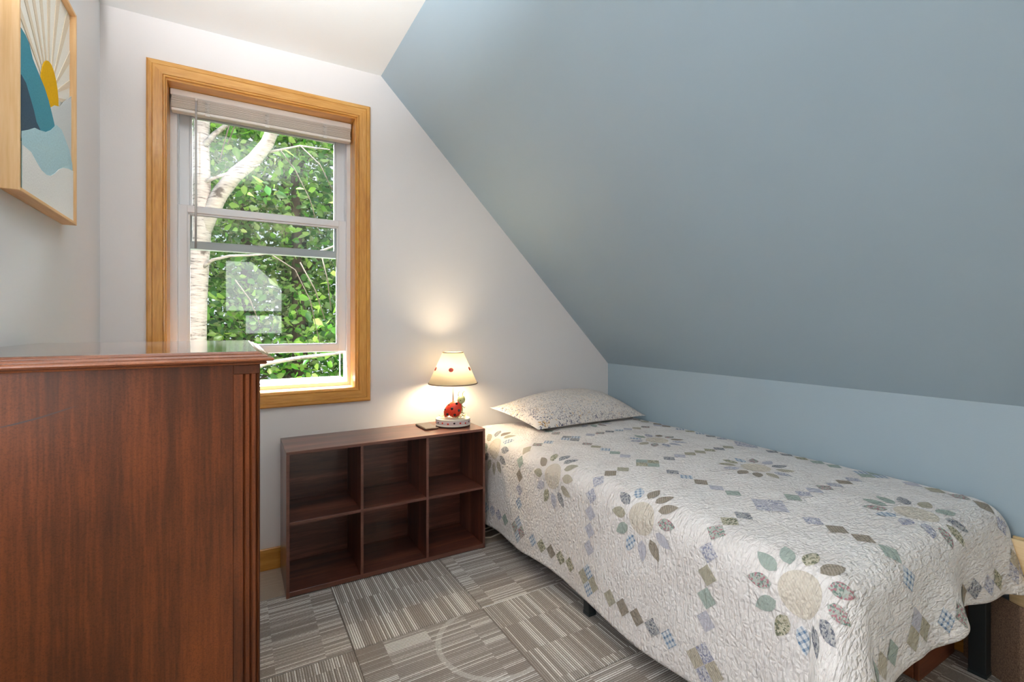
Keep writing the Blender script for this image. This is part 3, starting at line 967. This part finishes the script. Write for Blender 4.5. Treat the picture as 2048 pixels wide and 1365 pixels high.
for (zx, zy) in ((722, 445), (600, 577), (428, 615), (780, 625), (482, 725), (672, 738), (520, 485)):
    x, z = (zx - 610) * .000193, (1085 - zy) * .000193
    yy = shell_y(x, z)
    sc_ = .0072 if zx != 520 else .0045
    ellipsoid('shell_spot', (LX + x, LY + yy, LZ + z), (sc_, .0022, sc_), M['dots'], bug, seg=12, rings=6)
head = ellipsoid('ladybird_head', (LX + .045, LY - .040, LZ + .142), (.0205, .018, .022), M['lime'], lamp, Matrix.Rotation(.3, 3, 'Y'))
ellipsoid('ladybird_belly', (LX + .040, LY - .030, LZ + .100), (.013, .012, .034), M['lime'], lamp, Matrix.Rotation(-.1, 3, 'Y'))
for x, z in ((.0425, .1395), (.0585, .1460)):
    ellipsoid('eye', (LX + x, LY - .0575 + (x - .0425) * .35, LZ + z), (.0022, .0015, .0026), M['dots'], head, seg=8, rings=6)
for x, dx in ((.029, .010), (.051, .012)):
    tube('antenna', [(LX + x, LY - .040, LZ + .160), (LX + x + .001, LY - .041, LZ + .172), (LX + x + .004, LY - .042, LZ + .181), (LX + x + dx, LY - .043, LZ + .184)], [.0022, .0018, .0016, .0018], M['sage'], lamp, 6)
for pts in ([(.046, .112), (.056, .104), (.061, .099), (.065, .104)], [(.044, .080), (.050, .074), (.056, .071), (.060, .073)], [(.024, .056), (.029, .050), (.027, .047)]):
    tube('ladybird_leg', [(LX + p[0], LY - .042, LZ + p[1]) for p in pts], .0024, M['sage'], lamp, 6)


def shade_mat():
    m, nt, bs = new_mat('cream_fabric_shade')
    nt.nodes.remove(bs); out = nt.nodes['Material Output']
    d = nd(nt, 'ShaderNodeBsdfDiffuse', {0: rgba(srgb(250, 244, 226))})
    tr = nd(nt, 'ShaderNodeBsdfTranslucent', {0: rgba(srgb(254, 250, 236))})
    mx = nd(nt, 'ShaderNodeMixShader', {0: .90, 1: d.outputs[0], 2: tr.outputs[0]})
    nt.links.new(mx.outputs[0], out.inputs['Surface'])
    return m


R0, R1, Z0, Z1 = .128, .053, .221, .386
shade = lathe('lamp_shade', [(R0, Z0), (R1, Z1), (R1 - .0012, Z1), (R0 - .0012, Z0)], c0, shade_mat(), lamp, 56, 1, 1, True, True)
shade.data.polygons.foreach_set('use_smooth', [True] * len(shade.data.polygons))
M['gingham'] = plain('brown_gingham_ribbon', srgb(150, 128, 108), .8)
for r, z in ((R0, Z0 + .002), (R1, Z1 - .002)):
    lathe('ribbon_trim', [(r + .0018 * math.cos(k * PI / 4), z + .0032 * math.sin(k * PI / 4)) for k in range(8)], c0, M['gingham'], shade, 56, 1, 1, True, True)
for az in (-1.62, -.35, .9, 2.2, 3.5):
    zz = .30
    r = R0 + (R1 - R0) * (zz - Z0) / (Z1 - Z0) + .001
    p = (LX + r * math.cos(az), LY + r * math.sin(az), LZ + zz)
    R = Matrix.Rotation(az + PI / 2, 3, 'Z') @ Matrix.Rotation(-.42, 3, 'X')
    pb = ellipsoid('embroidered_ladybird', p, (.0125, .0015, .0115), M['red'], shade, R, 14, 6)
    for sx_, sz_ in ((-.005, .004), (.004, .005), (0, -.003), (.006, -.004), (-.006, -.004)):
        q = Vector(p) + R @ Vector((sx_, -.0014, sz_))
        ellipsoid('stitch_dot', q, (.0016, .0008, .0016), M['dots'], pb, R, 8, 4)
lathe('bulb', [(.0, .352), (.014, .348), (.024, .335), (.029, .318), (.027, .300), (.016, .278), (.013, .262), (.013, .240), (0, .240)], (LX, LY + .008, LZ), plain('frosted_bulb', srgb(255, 244, 220), .4, Emission_Color=rgba((1, .79, .50)), Emission_Strength=200.0), lamp, 20)

# phone lying beside the lamp
ph = thing('smartphone', (.860, 2.37, BZ), 'dark phone in a brown case lying beside the lamp', 'phone', rz=.03)
box('phone_case', (.824, 2.296, BZ), (.896, 2.442, BZ + .009), plain('brown_phone_case', srgb(88, 66, 52), .5), ph, .004, 3)
box('screen', (.827, 2.299, BZ + .0088), (.893, 2.439, BZ + .0097), plain('dark_glass_screen', srgb(70, 60, 54), .12), ph, .0003)

# white cords behind the bookcase end
cmat = plain('white_flex', srgb(232, 222, 206), .5)
o = tube('lamp_cord', [(LX - .04, 2.43, BZ + .008), (LX + .04, 2.470, BZ + .007), (BX1 - .04, 2.476, BZ + .008), (BX1 + .006, 2.474, BZ + .006), (BX1 + .013, 2.470, BZ - .02), (BX1 + .016, 2.455, .45), (BX1 + .016, 2.44, .25), (BX1 + .018, 2.42, .08), (BX1 + .03, 2.40, .012), (1.20, 2.38, .006), (1.32, 2.40, .006), (1.5, 2.42, .006)], .0032, cmat, None, 6)
tag(o, 'thin white lamp cord hanging behind the bookcase end', 'cord')
o = tube('extension_cord', [(BX1 + .004, 2.30, .006), (BX1 + .03, 2.305, .006), (BX1 + .05, 2.28, .006), (BX1 + .075, 2.27, .006), (1.30, 2.305, .006), (1.45, 2.33, .006)], .0042, cmat, None, 6)
tag(o, 'white extension cord nearest the carpet seam beside the bookcase', 'cord')
o = tube('extension_cord', [(BX1 + .004, 2.375, .006), (BX1 + .04, 2.35, .006), (BX1 + .09, 2.345, .006), (1.30, 2.37, .006), (1.45, 2.385, .006)], .0040, cmat, None, 6)
tag(o, 'white cord between the lamp cord and the nearest extension cord on the floor', 'cord')

# ------------------------------------------------------------------ bed
bed = thing('bed_frame', (1.69, 1.52, 0), 'black metal platform bed frame with square legs under the quilt', 'bed frame')
QX0, QX1, QY0, QY1 = 1.215, 2.165, .575, 2.470
zr = .285
for y in (QY0 + .02, 1.485, QY1 - .05):
    for x in ((QX0 - .005, 1.68, QX1 - .035) if y > 1 else (QX0 - .005, QX1 - .060)):
        s = .0175 if not (y < 1 and x > 2) else .022
        box('leg', (x - s + .0, y - s, .006), (x + s, y + s, zr), M['black_metal'], bed, .002)
        box('foot_cap', (x - s - .001, y - s - .001, 0), (x + s + .001, y + s + .001, .012), M['foot_cap'], bed, .001)
box('side_rail', (QX0 - .02, QY0, zr), (QX0 + .015, QY1, zr + .035), M['black_metal'], bed, .002)
box('side_rail', (QX1 - .055, QY0, zr), (QX1 - .02, QY1, zr + .035), M['black_metal'], bed, .002)
for y in (QY0, QY1 - .04): box('end_rail', (QX0 + .015, y, zr), (QX1 - .055, y + .035, zr + .035), M['black_metal'], bed, .002)
for k in range(11):
    y = QY0 + .12 + k * .165
    box('slat', (QX0 + .015, y, zr + .015), (QX1 - .055, y + .03, zr + .035), M['black_metal'], bed, .001)
mt_ = box('mattress', (QX0 + .005, QY0 + .005, zr + .036), (QX1 - .005, QY1, .546), M['mattress'], None, .05, 4)
mt_.data.polygons.foreach_set('use_smooth', [True] * len(mt_.data.polygons))
tag(mt_, 'white twin mattress hidden under the patchwork quilt', 'mattress')

# quilt as a cloth surface S(a, b): a runs from the knee wall outwards, b from the head to the foot
RQ = .085
A0, B0 = .935, 1.85            # lengths lying flat on the bed
AX, BYT = 2.178, 2.472         # wall-side edge and head edge
PM, QM = .515, .285            # overhang on the open side and at the foot
ZQ = .562


def prof(r, phi):
    """roll over an edge of radius RQ, then hang along the tangent at angle phi"""
    L = RQ * phi
    if r <= L:
        g = r / RQ; return RQ * math.sin(g), RQ * (1 - math.cos(g))
    e = r - L
    return RQ * math.sin(phi) + e * math.cos(phi), RQ * (1 - math.cos(phi)) + e * math.sin(phi)


def S0(a, b):
    p, q = max(0.0, a - A0), max(0.0, b - B0)
    x = AX - min(a, A0); y = BYT - min(b, B0)
    r = math.hypot(p, q)
    z = ZQ
    fl = math.sin(PI * min(1, max(0, min(a, A0) / A0))) * math.sin(PI * min(1, max(0, min(b, B0) / (B0 + .2))))
    z += .014 * max(0, fl) ** .6
    z -= .030 * max(0, 1 - a / .06) ** 2          # tucks down at the wall
    z -= .012 * max(0, 1 - b / .05) ** 2
    if r > 1e-9:
        th = math.atan2(q, p)
        s2 = math.sin(2 * th)
        phi = math.radians(88 - 8 * math.sin(th) ** 2 - 24 * s2 ** 2 - 8 * math.sin(4 * th) * s2)
        out, dn = prof(r, phi)
        hang = max(0, r - RQ * 1.2)
        # soft waves in the hanging cloth
        if q <= 0:
            out += hang * (.02 * math.sin(b * 5.3 + .6) + .02 * math.sin(b * 11.0 + 1.0)) * min(1, (B0 - b) / .3 + .25)
        elif p <= 0:
            out += hang * (.10 * math.sin(a * 15.0 - .5) + .06 * math.sin(a * 27.0)) * min(1, (A0 - a) / .2 + .15)
        else:
            out += hang * .10 * math.sin(6 * th + .4) * math.sin(2 * th)
        x -= out * math.cos(th); y -= out * math.sin(th)
        z -= dn
        z = max(z, .012 + .01 * math.sin(a * 9 + b * 7) ** 2)
    return Vector((x, y, z))


def S(a, b):
    e = .004
    P = S0(a, b)
    n = (S0(a, b + e) - S0(a, b - e)).cross(S0(a + e, b) - S0(a - e, b))
    n = n.normalized() if n.length > 0 else Vector((0, 0, 1))
    n = -n
    w = mnoise.noise(Vector((a * 16, b * 16, 1.7))) * .0022 + mnoise.noise(Vector((a * 5, b * 5, 4.2))) * .005
    return P + n * w, n


def hem(a, b):
    """uneven hem: shortens the overhang a little here and there"""
    p = max(0, a - A0) / PM; q = max(0, b - B0) / QM
    if p > 0: a = A0 + p * PM * (1 + .010 * math.sin(b * 6.0) + .010 * math.sin(b * 15))
    if q > 0: b = B0 + q * QM * (1 + .04 * math.sin(a * 9.0 + 1.0) + .02 * math.sin(a * 23))
    return a, b


NA, NB = 170, 250
amax, bmax = A0 + PM, B0 + QM
vs, uv = [], []
for j in range(NB + 1):
    for i in range(NA + 1):
        a, b = hem(amax * i / NA, bmax * j / NB)
        P, n = S(a, b); vs.append(P); uv.append((a, b))
fs = [(j * (NA + 1) + i, (j + 1) * (NA + 1) + i, (j + 1) * (NA + 1) + i + 1, j * (NA + 1) + i + 1) for j in range(NB) for i in range(NA)]
quilt = obj('patchwork_quilt', vs, [f[::-1] for f in fs], M['quilt'], None, True, None, uv)
tag(quilt, 'cream patchwork quilt with appliqued flowers and chains of squares draped over the bed', 'quilt')
so_ = quilt.modifiers.new('thickness', 'SOLIDIFY'); so_.thickness = .007; so_.offset = -1


def patch(name, grid, m, lift=.0014):
    """grid: rows of (a, b) points laid on the quilt"""
    vs, uv, fs = [], [], []
    nr, nc = len(grid), len(grid[0])
    for row in grid:
        for a, b in row:
            P, n = S(a, b); vs.append(P + n * lift); uv.append((a, b))
    for i in range(nr - 1):
        for j in range(nc - 1): fs.append((i * nc + j, i * nc + j + 1, (i + 1) * nc + j + 1, (i + 1) * nc + j))
    # keep the face up
    P = (vs[1] - vs[0]).cross(vs[nc] - vs[0])
    _, n = S(*grid[nr // 2][nc // 2])
    m1 = nr // 2
    q = fs[(nr - 1) // 2 * (nc - 1) + (nc - 1) // 2]
    fn = (vs[q[1]] - vs[q[0]]).cross(vs[q[2]] - vs[q[0]])
    if fn.dot(n) < 0: fs = [f[::-1] for f in fs]
    return obj(name, vs, fs, m, quilt, True, None, uv)


def inside(a, b, mrg=.0):
    return mrg < a < amax - mrg - .012 and mrg < b < bmax - mrg - .012


def diamond(a, b, h, m, name='square_patch'):
    n = 5
    g = []
    for i in range(n):
        row = []
        for j in range(n):
            s, t = i / (n - 1) - .5, j / (n - 1) - .5
            row.append((a + (s - t) * h, b + (s + t) * h))
        g.append(row)
    if all(inside(*p) for r in g for p in r): patch(name, g, m)


rq = random.Random(21)
CA = [.085, .725, 1.365]                       # chains along the bed
CB = [BYT - 1.93, BYT - 1.415, BYT - .90, BYT - .385]   # chains across the bed
FA = [.40, 1.045]; FB = [BYT - 2.19, BYT - 1.67, BYT - 1.16, BYT - .645, BYT - .13]
st = .0644


def pickf(): return FAB[rq.randrange(len(FAB))]


for ca in CA:
    k = 0
    for kb in range(-9, 26):
        b = CB[0] + kb * st
        near = min(abs(b - c) for c in CB)
        if near < st * 1.1: continue
        if b < .16 and ca < .9: continue
        diamond(ca, b, st * .48, pickf())
for cb in CB:
    for ka in range(-2, 24):
        a = CA[0] + ka * st
        near = min(abs(a - c) for c in CA)
        if near < st * 1.1: continue
        diamond(a, cb, st * .48, pickf())
for ca in CA:
    for cb in CB:
        m1, m2 = pickf(), pickf()
        for da, db, mm in ((0, st * .5, m1), (0, -st * .5, m1), (st * .5, 0, m2), (-st * .5, 0, m2)):
            diamond(ca + da, cb + db, st * .49, mm)


def petal(fa, fb, ang, r0, r1, w, m):
    n, k = 7, 5
    g = []
    for i in range(n):
        t = i / (n - 1)
        ww = w * (math.sin(PI * t ** .8) ** .8 if 0 < t < 1 else 0.0) + .0008
        row = []
        for j in range(k):
            s = (j / (k - 1) * 2 - 1) * ww
            r = r0 + (r1 - r0) * t
            row.append((fa + r * math.cos(ang) - s * math.sin(ang), fb + r * math.sin(ang) + s * math.cos(ang)))
        g.append(row)
    if all(inside(*p) for r in g for p in r): patch('petal', g, m)


for fa in FA:
    for fb in FB:
        if fb < .2 and fa < .9: continue
        # muslin heart of the flower
        g = [[(fa + .054 * r / 6 * math.cos(2 * PI * k / 24), fb + .054 * r / 6 * math.sin(2 * PI * k / 24)) for k in range(25)] for r in range(1, 7)]
        if all(inside(*p) for r in g for p in r):
            g.insert(0, [(fa + .0005 * math.cos(2 * PI * k / 24), fb + .0005 * math.sin(2 * PI * k / 24)) for k in range(25)])
            patch('flower_centre', g, M['daisy'], .0010)
        for k in range(12):
            petal(fa, fb, 2 * PI * k / 12 + .13, .070, .136, .0175, pickf())

# pillow
pc = {(0, 0): Vector((1.375, 2.105, .588)), (1, 0): Vector((2.150, 2.105, .590)), (0, 1): Vector((1.25, 2.420, .668)), (1, 1): Vector((2.070, 2.445, .672))}
vs, uv, fs = [], [], []
NS, NT = 44, 30
for side in (1, -1):
    for j in range(NT + 1):
        for i in range(NS + 1):
            s, t = i / NS, j / NT
            S_, T_ = s * 2 - 1, t * 2 - 1
            # pull the sides in between the corners
            s2 = .5 + (s - .5) * (1 - .05 * (1 - T_ * T_)); t2 = .5 + (t - .5) * (1 - .07 * (1 - S_ * S_))
            P = pc[0, 0] * (1 - s2) * (1 - t2) + pc[1, 0] * s2 * (1 - t2) + pc[0, 1] * (1 - s2) * t2 + pc[1, 1] * s2 * t2
            env = max(0, (1 - abs(S_) ** 2.6)) ** .75 * max(0, (1 - abs(T_) ** 2.4)) ** .7
            wr = .006 * mnoise.noise(Vector((s * 6, t * 3.5, side * 2.0))) + .004 * math.sin((s * 9 + t * 5)) * abs(T_)
            if side > 0: P = P + Vector((0, -.022, .118)) * env + Vector((0, -.2, 1)) * wr * env
            else: P = P + Vector((0, .02, -.050)) * env; P.z = max(P.z, .582)
            vs.append(P); uv.append((s * .74, t * .45 + (side < 0)))
n = (NS + 1) * (NT + 1)
for side in range(2):
    for j in range(NT):
        for i in range(NS):
            f = tuple(side * n + k for k in (j * (NS + 1) + i, j * (NS + 1) + i + 1, (j + 1) * (NS + 1) + i + 1, (j + 1) * (NS + 1) + i))
            fs.append(f if side == 0 else f[::-1])
pil = obj('pillow', vs, fs, M['pillow'], None, True, None, uv)
tag(pil, 'plump pillow in a small floral print at the head of the bed', 'pillow')

# ------------------------------------------------------------------ things under and beyond the foot of the bed
ub = thing('underbed_box', (2.02, .93, 0), 'reddish brown wooden box standing under the bed by its foot', 'box')
rw = wood('reddish_brown_board', (srgb(92, 48, 28), srgb(120, 66, 40), srgb(140, 82, 50)), 0, 12, 9, .5)
box('body', (1.885, .690, 0), (2.165, 1.20, .225), rw, ub, .003)
box('lid', (1.880, .674, .225), (2.170, 1.205, .243), rw, ub, .002)
box('front_panel', (1.885, .676, 0), (2.165, .689, .224), rw, ub, .002)
cr = thing('plywood_crate', (2.13, .30, 0), 'pale plywood crate against the knee wall beyond the foot of the bed', 'crate')
ply = wood('pale_plywood', (srgb(206, 172, 120), srgb(224, 194, 146), srgb(236, 210, 168)), 1, 14, 10, .6)
box('side_board', (2.138, .08, 0), (2.146, .534, .458), ply, cr, .001)
box('side_board', (2.172, .08, 0), (2.182, .534, .458), ply, cr, .001)
box('end_board', (2.146, .522, 0), (2.172, .534, .45), ply, cr, .001)
box('end_board', (2.146, .08, 0), (2.172, .092, .45), ply, cr, .001)
box('bottom_board', (2.146, .092, 0), (2.172, .522, .012), ply, cr, .001)


def jute_mat():
    m, nt, bs = new_mat('brown_jute_weave')
    v = tcoord(nt); n = noise(nt, v, 260, 3, .7)
    nt.links.new(ramp(nt, n, [(.3, srgb(92, 70, 56)), (.6, srgb(150, 120, 98)), (.8, srgb(176, 146, 120))]), bs.inputs['Base Color'])
    bs.inputs['Roughness'].default_value = .95; bump(nt, bs, n, .7, .004)
    return m


# folded jute screen standing in front of the crate
q0 = [Vector((2.178, .655, 0)), Vector((2.102, .500, 0)), Vector((2.096, .02, 0))]
bm = bmesh.new()
th_ = Vector((-.006, 0, 0)); up_ = Vector((0, 0, .268))
for i in range(2):
    a_, b_ = q0[i], q0[i + 1]
    q = [bm.verts.new(p) for p in (a_, b_, b_ + up_, a_ + up_, a_ + th_, b_ + th_, b_ + th_ + up_, a_ + th_ + up_)]
    for f in ((0, 1, 2, 3), (4, 5, 6, 7), (0, 1, 5, 4), (3, 2, 6, 7), (0, 3, 7, 4), (1, 2, 6, 5)): bm.faces.new([q[k] for k in f])
jb = bobj('jute_board', bm, jute_mat())
tag(jb, 'brown woven jute board propped behind the bed leg at the foot', 'board')

# ------------------------------------------------------------------ floor lamp behind the viewer
fx, fy = 1.72, -1.30
cl = thing('floor_lamp', (fx, fy, 0), 'brass floor lamp with a drum shade behind the viewer', 'lamp')
lathe('base', [(.0, 0), (.13, 0), (.13, .012), (.02, .022), (.0, .022)], (fx, fy, 0), M['brass'], cl, 32)
tube('pole', [(fx, fy, .02), (fx, fy, .98)], .009, M['brass'], cl, 10)
lathe('lamp_shade', [(.16, .86), (.13, 1.10), (.1288, 1.10), (.1588, .86)], (fx, fy, 0), shade_mat(), cl, 40, 1, 1, True, True)
lathe('bulb', [(.0, 1.04), (.02, 1.03), (.03, 1.0), (.013, .96), (0, .96)], (fx, fy, 0), plain('warm_bulb', srgb(255, 240, 210), .4, Emission_Color=rgba((1, .74, .42)), Emission_Strength=2200.0), cl, 16)

# added fill spot beside the viewer, unseen, bounced off the ceiling
ux, uy = -.39, .12
ul_ = thing('ceiling_bounce_fill', (ux, uy, 0), 'added fill spot on a brass stand beside the viewer, unseen, aimed up at the ceiling', 'lamp')
lathe('base', [(.0, 0), (.06, 0), (.06, .012), (.02, .02), (.0, .02)], (ux, uy, 0), M['brass'], ul_, 32)
tube('pole', [(ux, uy, .02), (ux, uy, 1.36)], .009, M['brass'], ul_, 10)
aim = Vector((-.12, 1.05, 2.43)) - Vector((ux, uy, 1.38)); aim.normalize()
h0 = Vector((ux, uy, 1.38))
tube('lamp_head', [h0 - aim * .07, h0 - aim * .05, h0 - aim * .01], [.015, .036, .042], M['brass'], ul_, 20)
qs = bpy.data.lights.new('ceiling_bounce_light', 'SPOT'); qs.energy = 340; qs.color = (.95, .975, 1.0); qs.shadow_soft_size = .04
qs.spot_size = math.radians(70); qs.spot_blend = 1.0
qso = bpy.data.objects.new('ceiling_bounce_light', qs); COL.objects.link(qso); qso.parent = ul_; qso.location = h0 - Vector((ux, uy, 0))
qso.rotation_euler = aim.to_track_quat('-Z', 'Y').to_euler()

# ------------------------------------------------------------------ outdoors
GZ = -2.9
structure(box('ground', (-26, 2.9, GZ - .1), (28, 40, GZ), M['grass'], None, 0), 'grassy ground far below the window', 'ground')


def leaf_mesh(name, centers, size, m, parent, rng, droop=.5, broad=.62):
    """one mesh of many folded leaves"""
    n = len(centers)
    C = np.asarray(centers, dtype=np.float64)
    d = rng.normal(size=(n, 3)); d[:, 2] = d[:, 2] * .6 - droop; d /= np.linalg.norm(d, axis=1)[:, None]
    w = np.cross(d, rng.normal(size=(n, 3))); w /= np.linalg.norm(w, axis=1)[:, None]
    nn = np.cross(d, w)
    sz = size * rng.uniform(.6, 1.25, size=(n, 1))
    d *= sz; w *= sz * broad * .5; nn *= sz * .10
    pts = np.stack([C, C + d * .32 + w + nn, C + d * .68 + w * .7 + nn * .7, C + d, C + d * .68 - w * .7 + nn * .7, C + d * .32 - w + nn], axis=1).reshape(-1, 3)
    off = np.array(parent.location) if parent is not None else np.zeros(3)
    pts = pts - off
    base = (np.arange(n) * 6)[:, None]
    quads = np.concatenate([base + np.array([[0, 1, 2, 3]]), base + np.array([[0, 3, 4, 5]])], axis=1).reshape(-1)
    me = bpy.data.meshes.new(name)
    me.vertices.add(n * 6); me.vertices.foreach_set('co', pts.ravel())
    me.loops.add(n * 8); me.loops.foreach_set('vertex_index', quads.astype(np.int32))
    me.polygons.add(n * 2); me.polygons.foreach_set('loop_start', np.arange(0, n * 8, 4, dtype=np.int32))
    me.update(calc_edges=True); me.validate()
    me.materials.append(m)
    o = bpy.data.objects.new(name, me); COL.objects.link(o); o.parent = parent
    o['kind'] = 'stuff'
    return o


rng = np.random.default_rng(5)
# birch close to the window
BYY = 5.4
b0 = on(1, BYY, 388, 640)
birch = thing('birch_tree', (b0.x, BYY, GZ), 'white-barked birch standing close outside the window', 'tree')


def wp(px, py, Y): return on(1, Y, px, py)


trunk_pts = [Vector((b0.x - .12, BYY, GZ)), Vector((b0.x - .05, BYY, -1.2))] + [wp(x, y, BYY) for x, y in ((388, 690), (391, 600), (396, 520), (402, 450))]
tube('trunk', trunk_pts + [wp(404, 380, BYY), wp(402, 300, BYY), wp(405, 200, BYY), wp(408, 60, BYY), wp(412, -150, BYY)],
     [.16, .13, .102, .097, .094, .088, .075, .070, .064, .05, .035], M['birch'], birch, 14)
tube('limb', [wp(402, 470, BYY), wp(418, 432, BYY - .02), wp(440, 388, BYY - .06), wp(470, 350, BYY - .1), wp(508, 320, BYY - .14), wp(534, 288, BYY - .18), wp(552, 245, BYY - .22), wp(585, 150, BYY - .3), wp(640, 0, BYY - .4)],
     [.072, .072, .070, .068, .064, .059, .054, .044, .03], M['birch'], birch, 12)
for pts, r0 in (([(400, 540), (425, 520), (460, 512), (500, 511), (540, 508)], .018),
                ([(408, 365), (440, 352), (475, 340), (520, 330)], .018),
                ([(410, 290), (430, 268), (460, 245), (500, 215)], .03),
                ([(395, 790), (450, 760), (530, 728), (600, 716), (670, 708), (720, 700)], .030),
                ([(610, 515), (640, 503), (670, 492), (720, 482)], .016),
                ([(520, 308), (560, 300), (600, 292), (660, 300)], .014)):
    P = [wp(x, y, BYY - .05 - .05 * i) for i, (x, y) in enumerate(pts)]
    tube('branch', P, [r0 * (1 - .6 * i / (len(P) - 1)) for i in range(len(P))], M['birch'], birch, 7)
for pts in ([(560, 300), (590, 340), (620, 400), (640, 470)], [(540, 508), (590, 540), (620, 600), (640, 690)], [(600, 292), (640, 330), (665, 380)], [(600, 525), (630, 580), (650, 640)],
            [(460, 245), (450, 280), (440, 320)], [(500, 215), (470, 250), (455, 290)], [(470, 560), (500, 600), (520, 650)], [(640, 500), (655, 560), (662, 620)]):
    P = [wp(x, y, BYY - .2) for x, y in pts]
    tube('twig', P, [.007, .006, .005, .004][:len(P)], M['twig'], birch, 5)
cen = []
# leaf sprays: clumps around points spread beside and behind the limbs
for k in range(260):
    X = rng.uniform(-1.6, 2.6); Y = rng.uniform(5.1, 7.2); Z = rng.uniform(-1.5, 4.6)
    nl = rng.integers(10, 26)
    cen += list(np.array([X, Y, Z]) + rng.normal(size=(nl, 3)) * np.array([.20, .16, .20]))
cen = np.array(cen)
# leave the trunk and the big limb mostly clear of leaves in front of them
T_ = np.array([[p.x, p.y, p.z] for p in trunk_pts + [wp(405, 200, BYY)] + [wp(440, 388, BYY), wp(470, 350, BYY), wp(508, 320, BYY), wp(540, 275, BYY), wp(420, 430, BYY), wp(391, 640, BYY), wp(404, 330, BYY)]])
keep = np.ones(len(cen), bool)
for p in T_:
    dx = cen[:, 0] / cen[:, 1] - p[0] / p[1]; dz = (cen[:, 2] - H) / cen[:, 1] - (p[2] - H) / p[1]
    keep &= ~((np.hypot(dx, dz * .8) < .034) & (cen[:, 1] < BYY + .1))
leaf_mesh('leaves', cen[keep], .10, M['leaf_birch'], birch, rng)


def tree(name, label, x, y, h, rx, mkey, nleaf, size, conifer=False, base=None):
    t = thing(name, (x, y, GZ), label, 'tree', 'trees beyond the birch')
    tube('trunk', [(x, y, GZ), (x + .1, y, GZ + h * .4), (x, y + .05, GZ + h * .92)], [.16, .11, .03], M['bark'], t, 8)
    c = []
    nb = nleaf // 40
    for k in range(nb):
        f = rng.uniform(.06, 1.0)
        rad = rx * ((1.02 - f) if conifer else (math.sin(PI * min(1, f * .86 + .14)) ** .6))
        a = rng.uniform(0, 2 * PI); rr = rad * math.sqrt(rng.uniform(.1, 1))
        cc = np.array([x + rr * math.cos(a), y + rr * math.sin(a), GZ + h * f])
        c += list(cc + rng.normal(size=(40, 3)) * np.array([.30, .30, .17 if conifer else .24]))
    for k in range(10):
        f = rng.uniform(.2, .85); a = rng.uniform(0, 2 * PI); rad = rx * (.95 - f * .6)
        p0 = Vector((x, y, GZ + h * f)); p1 = Vector((x + rad * math.cos(a), y + rad * math.sin(a), GZ + h * f + rng.uniform(-.1, .5)))
        tube('branch', [p0, (p0 + p1) / 2 + Vector((0, 0, .12)), p1], [.04, .025, .008], M['bark'], t, 5)
    leaf_mesh('leaves', c, size, M[mkey], t, rng, .2, .34 if conifer else .62)
    return t


tree('leafy_tree', 'bright green leafy tree right behind the birch', .75, 7.8, 8.2, 1.7, 'leaf_green', 11000, .11)
tree('leafy_tree', 'pale yellow-green tree rising behind the birch limb', .1, 9.6, 9.5, 1.9, 'leaf_pale', 11000, .11)
tree('leafy_tree', 'green leafy tree at the right edge of the window view', 2.6, 8.6, 8.6, 1.9, 'leaf_green', 11000, .11)
tree('leafy_tree', 'green leafy tree hidden left of the birch trunk', -2.0, 8.4, 8.8, 1.9, 'leaf_green', 11000, .11)
tree('conifer_tree', 'grey-green conifer behind the pale tree', .9, 11.6, 12.5, 2.6, 'leaf_fir', 13000, .13, True)
tree('conifer_tree', 'dark conifer left in the far row', -2.3, 11.8, 12.0, 2.6, 'leaf_fir', 12000, .13, True)
tree('conifer_tree', 'dark conifer right in the far row', 3.8, 12.0, 12.0, 2.6, 'leaf_fir', 12000, .13, True)
tree('leafy_tree', 'broad tree closing the gap at the far left', -4.6, 10.6, 9.5, 2.6, 'leaf_green', 10000, .14)
tree('leafy_tree', 'broad tree closing the gap at the far right', 5.8, 10.6, 9.5, 2.6, 'leaf_green', 10000, .14)
tree('leafy_tree', 'tall broad tree at the very back of the view', 1.6, 14.6, 12.5, 4.2, 'leaf_pale', 14000, .18)
tree('leafy_tree', 'tall broad tree at the back left of the view', -4.2, 14.8, 12.5, 4.2, 'leaf_green', 14000, .18)
tree('leafy_tree', 'tall broad tree at the back right of the view', 7.2, 14.8, 12.5, 4.2, 'leaf_green', 14000, .18)
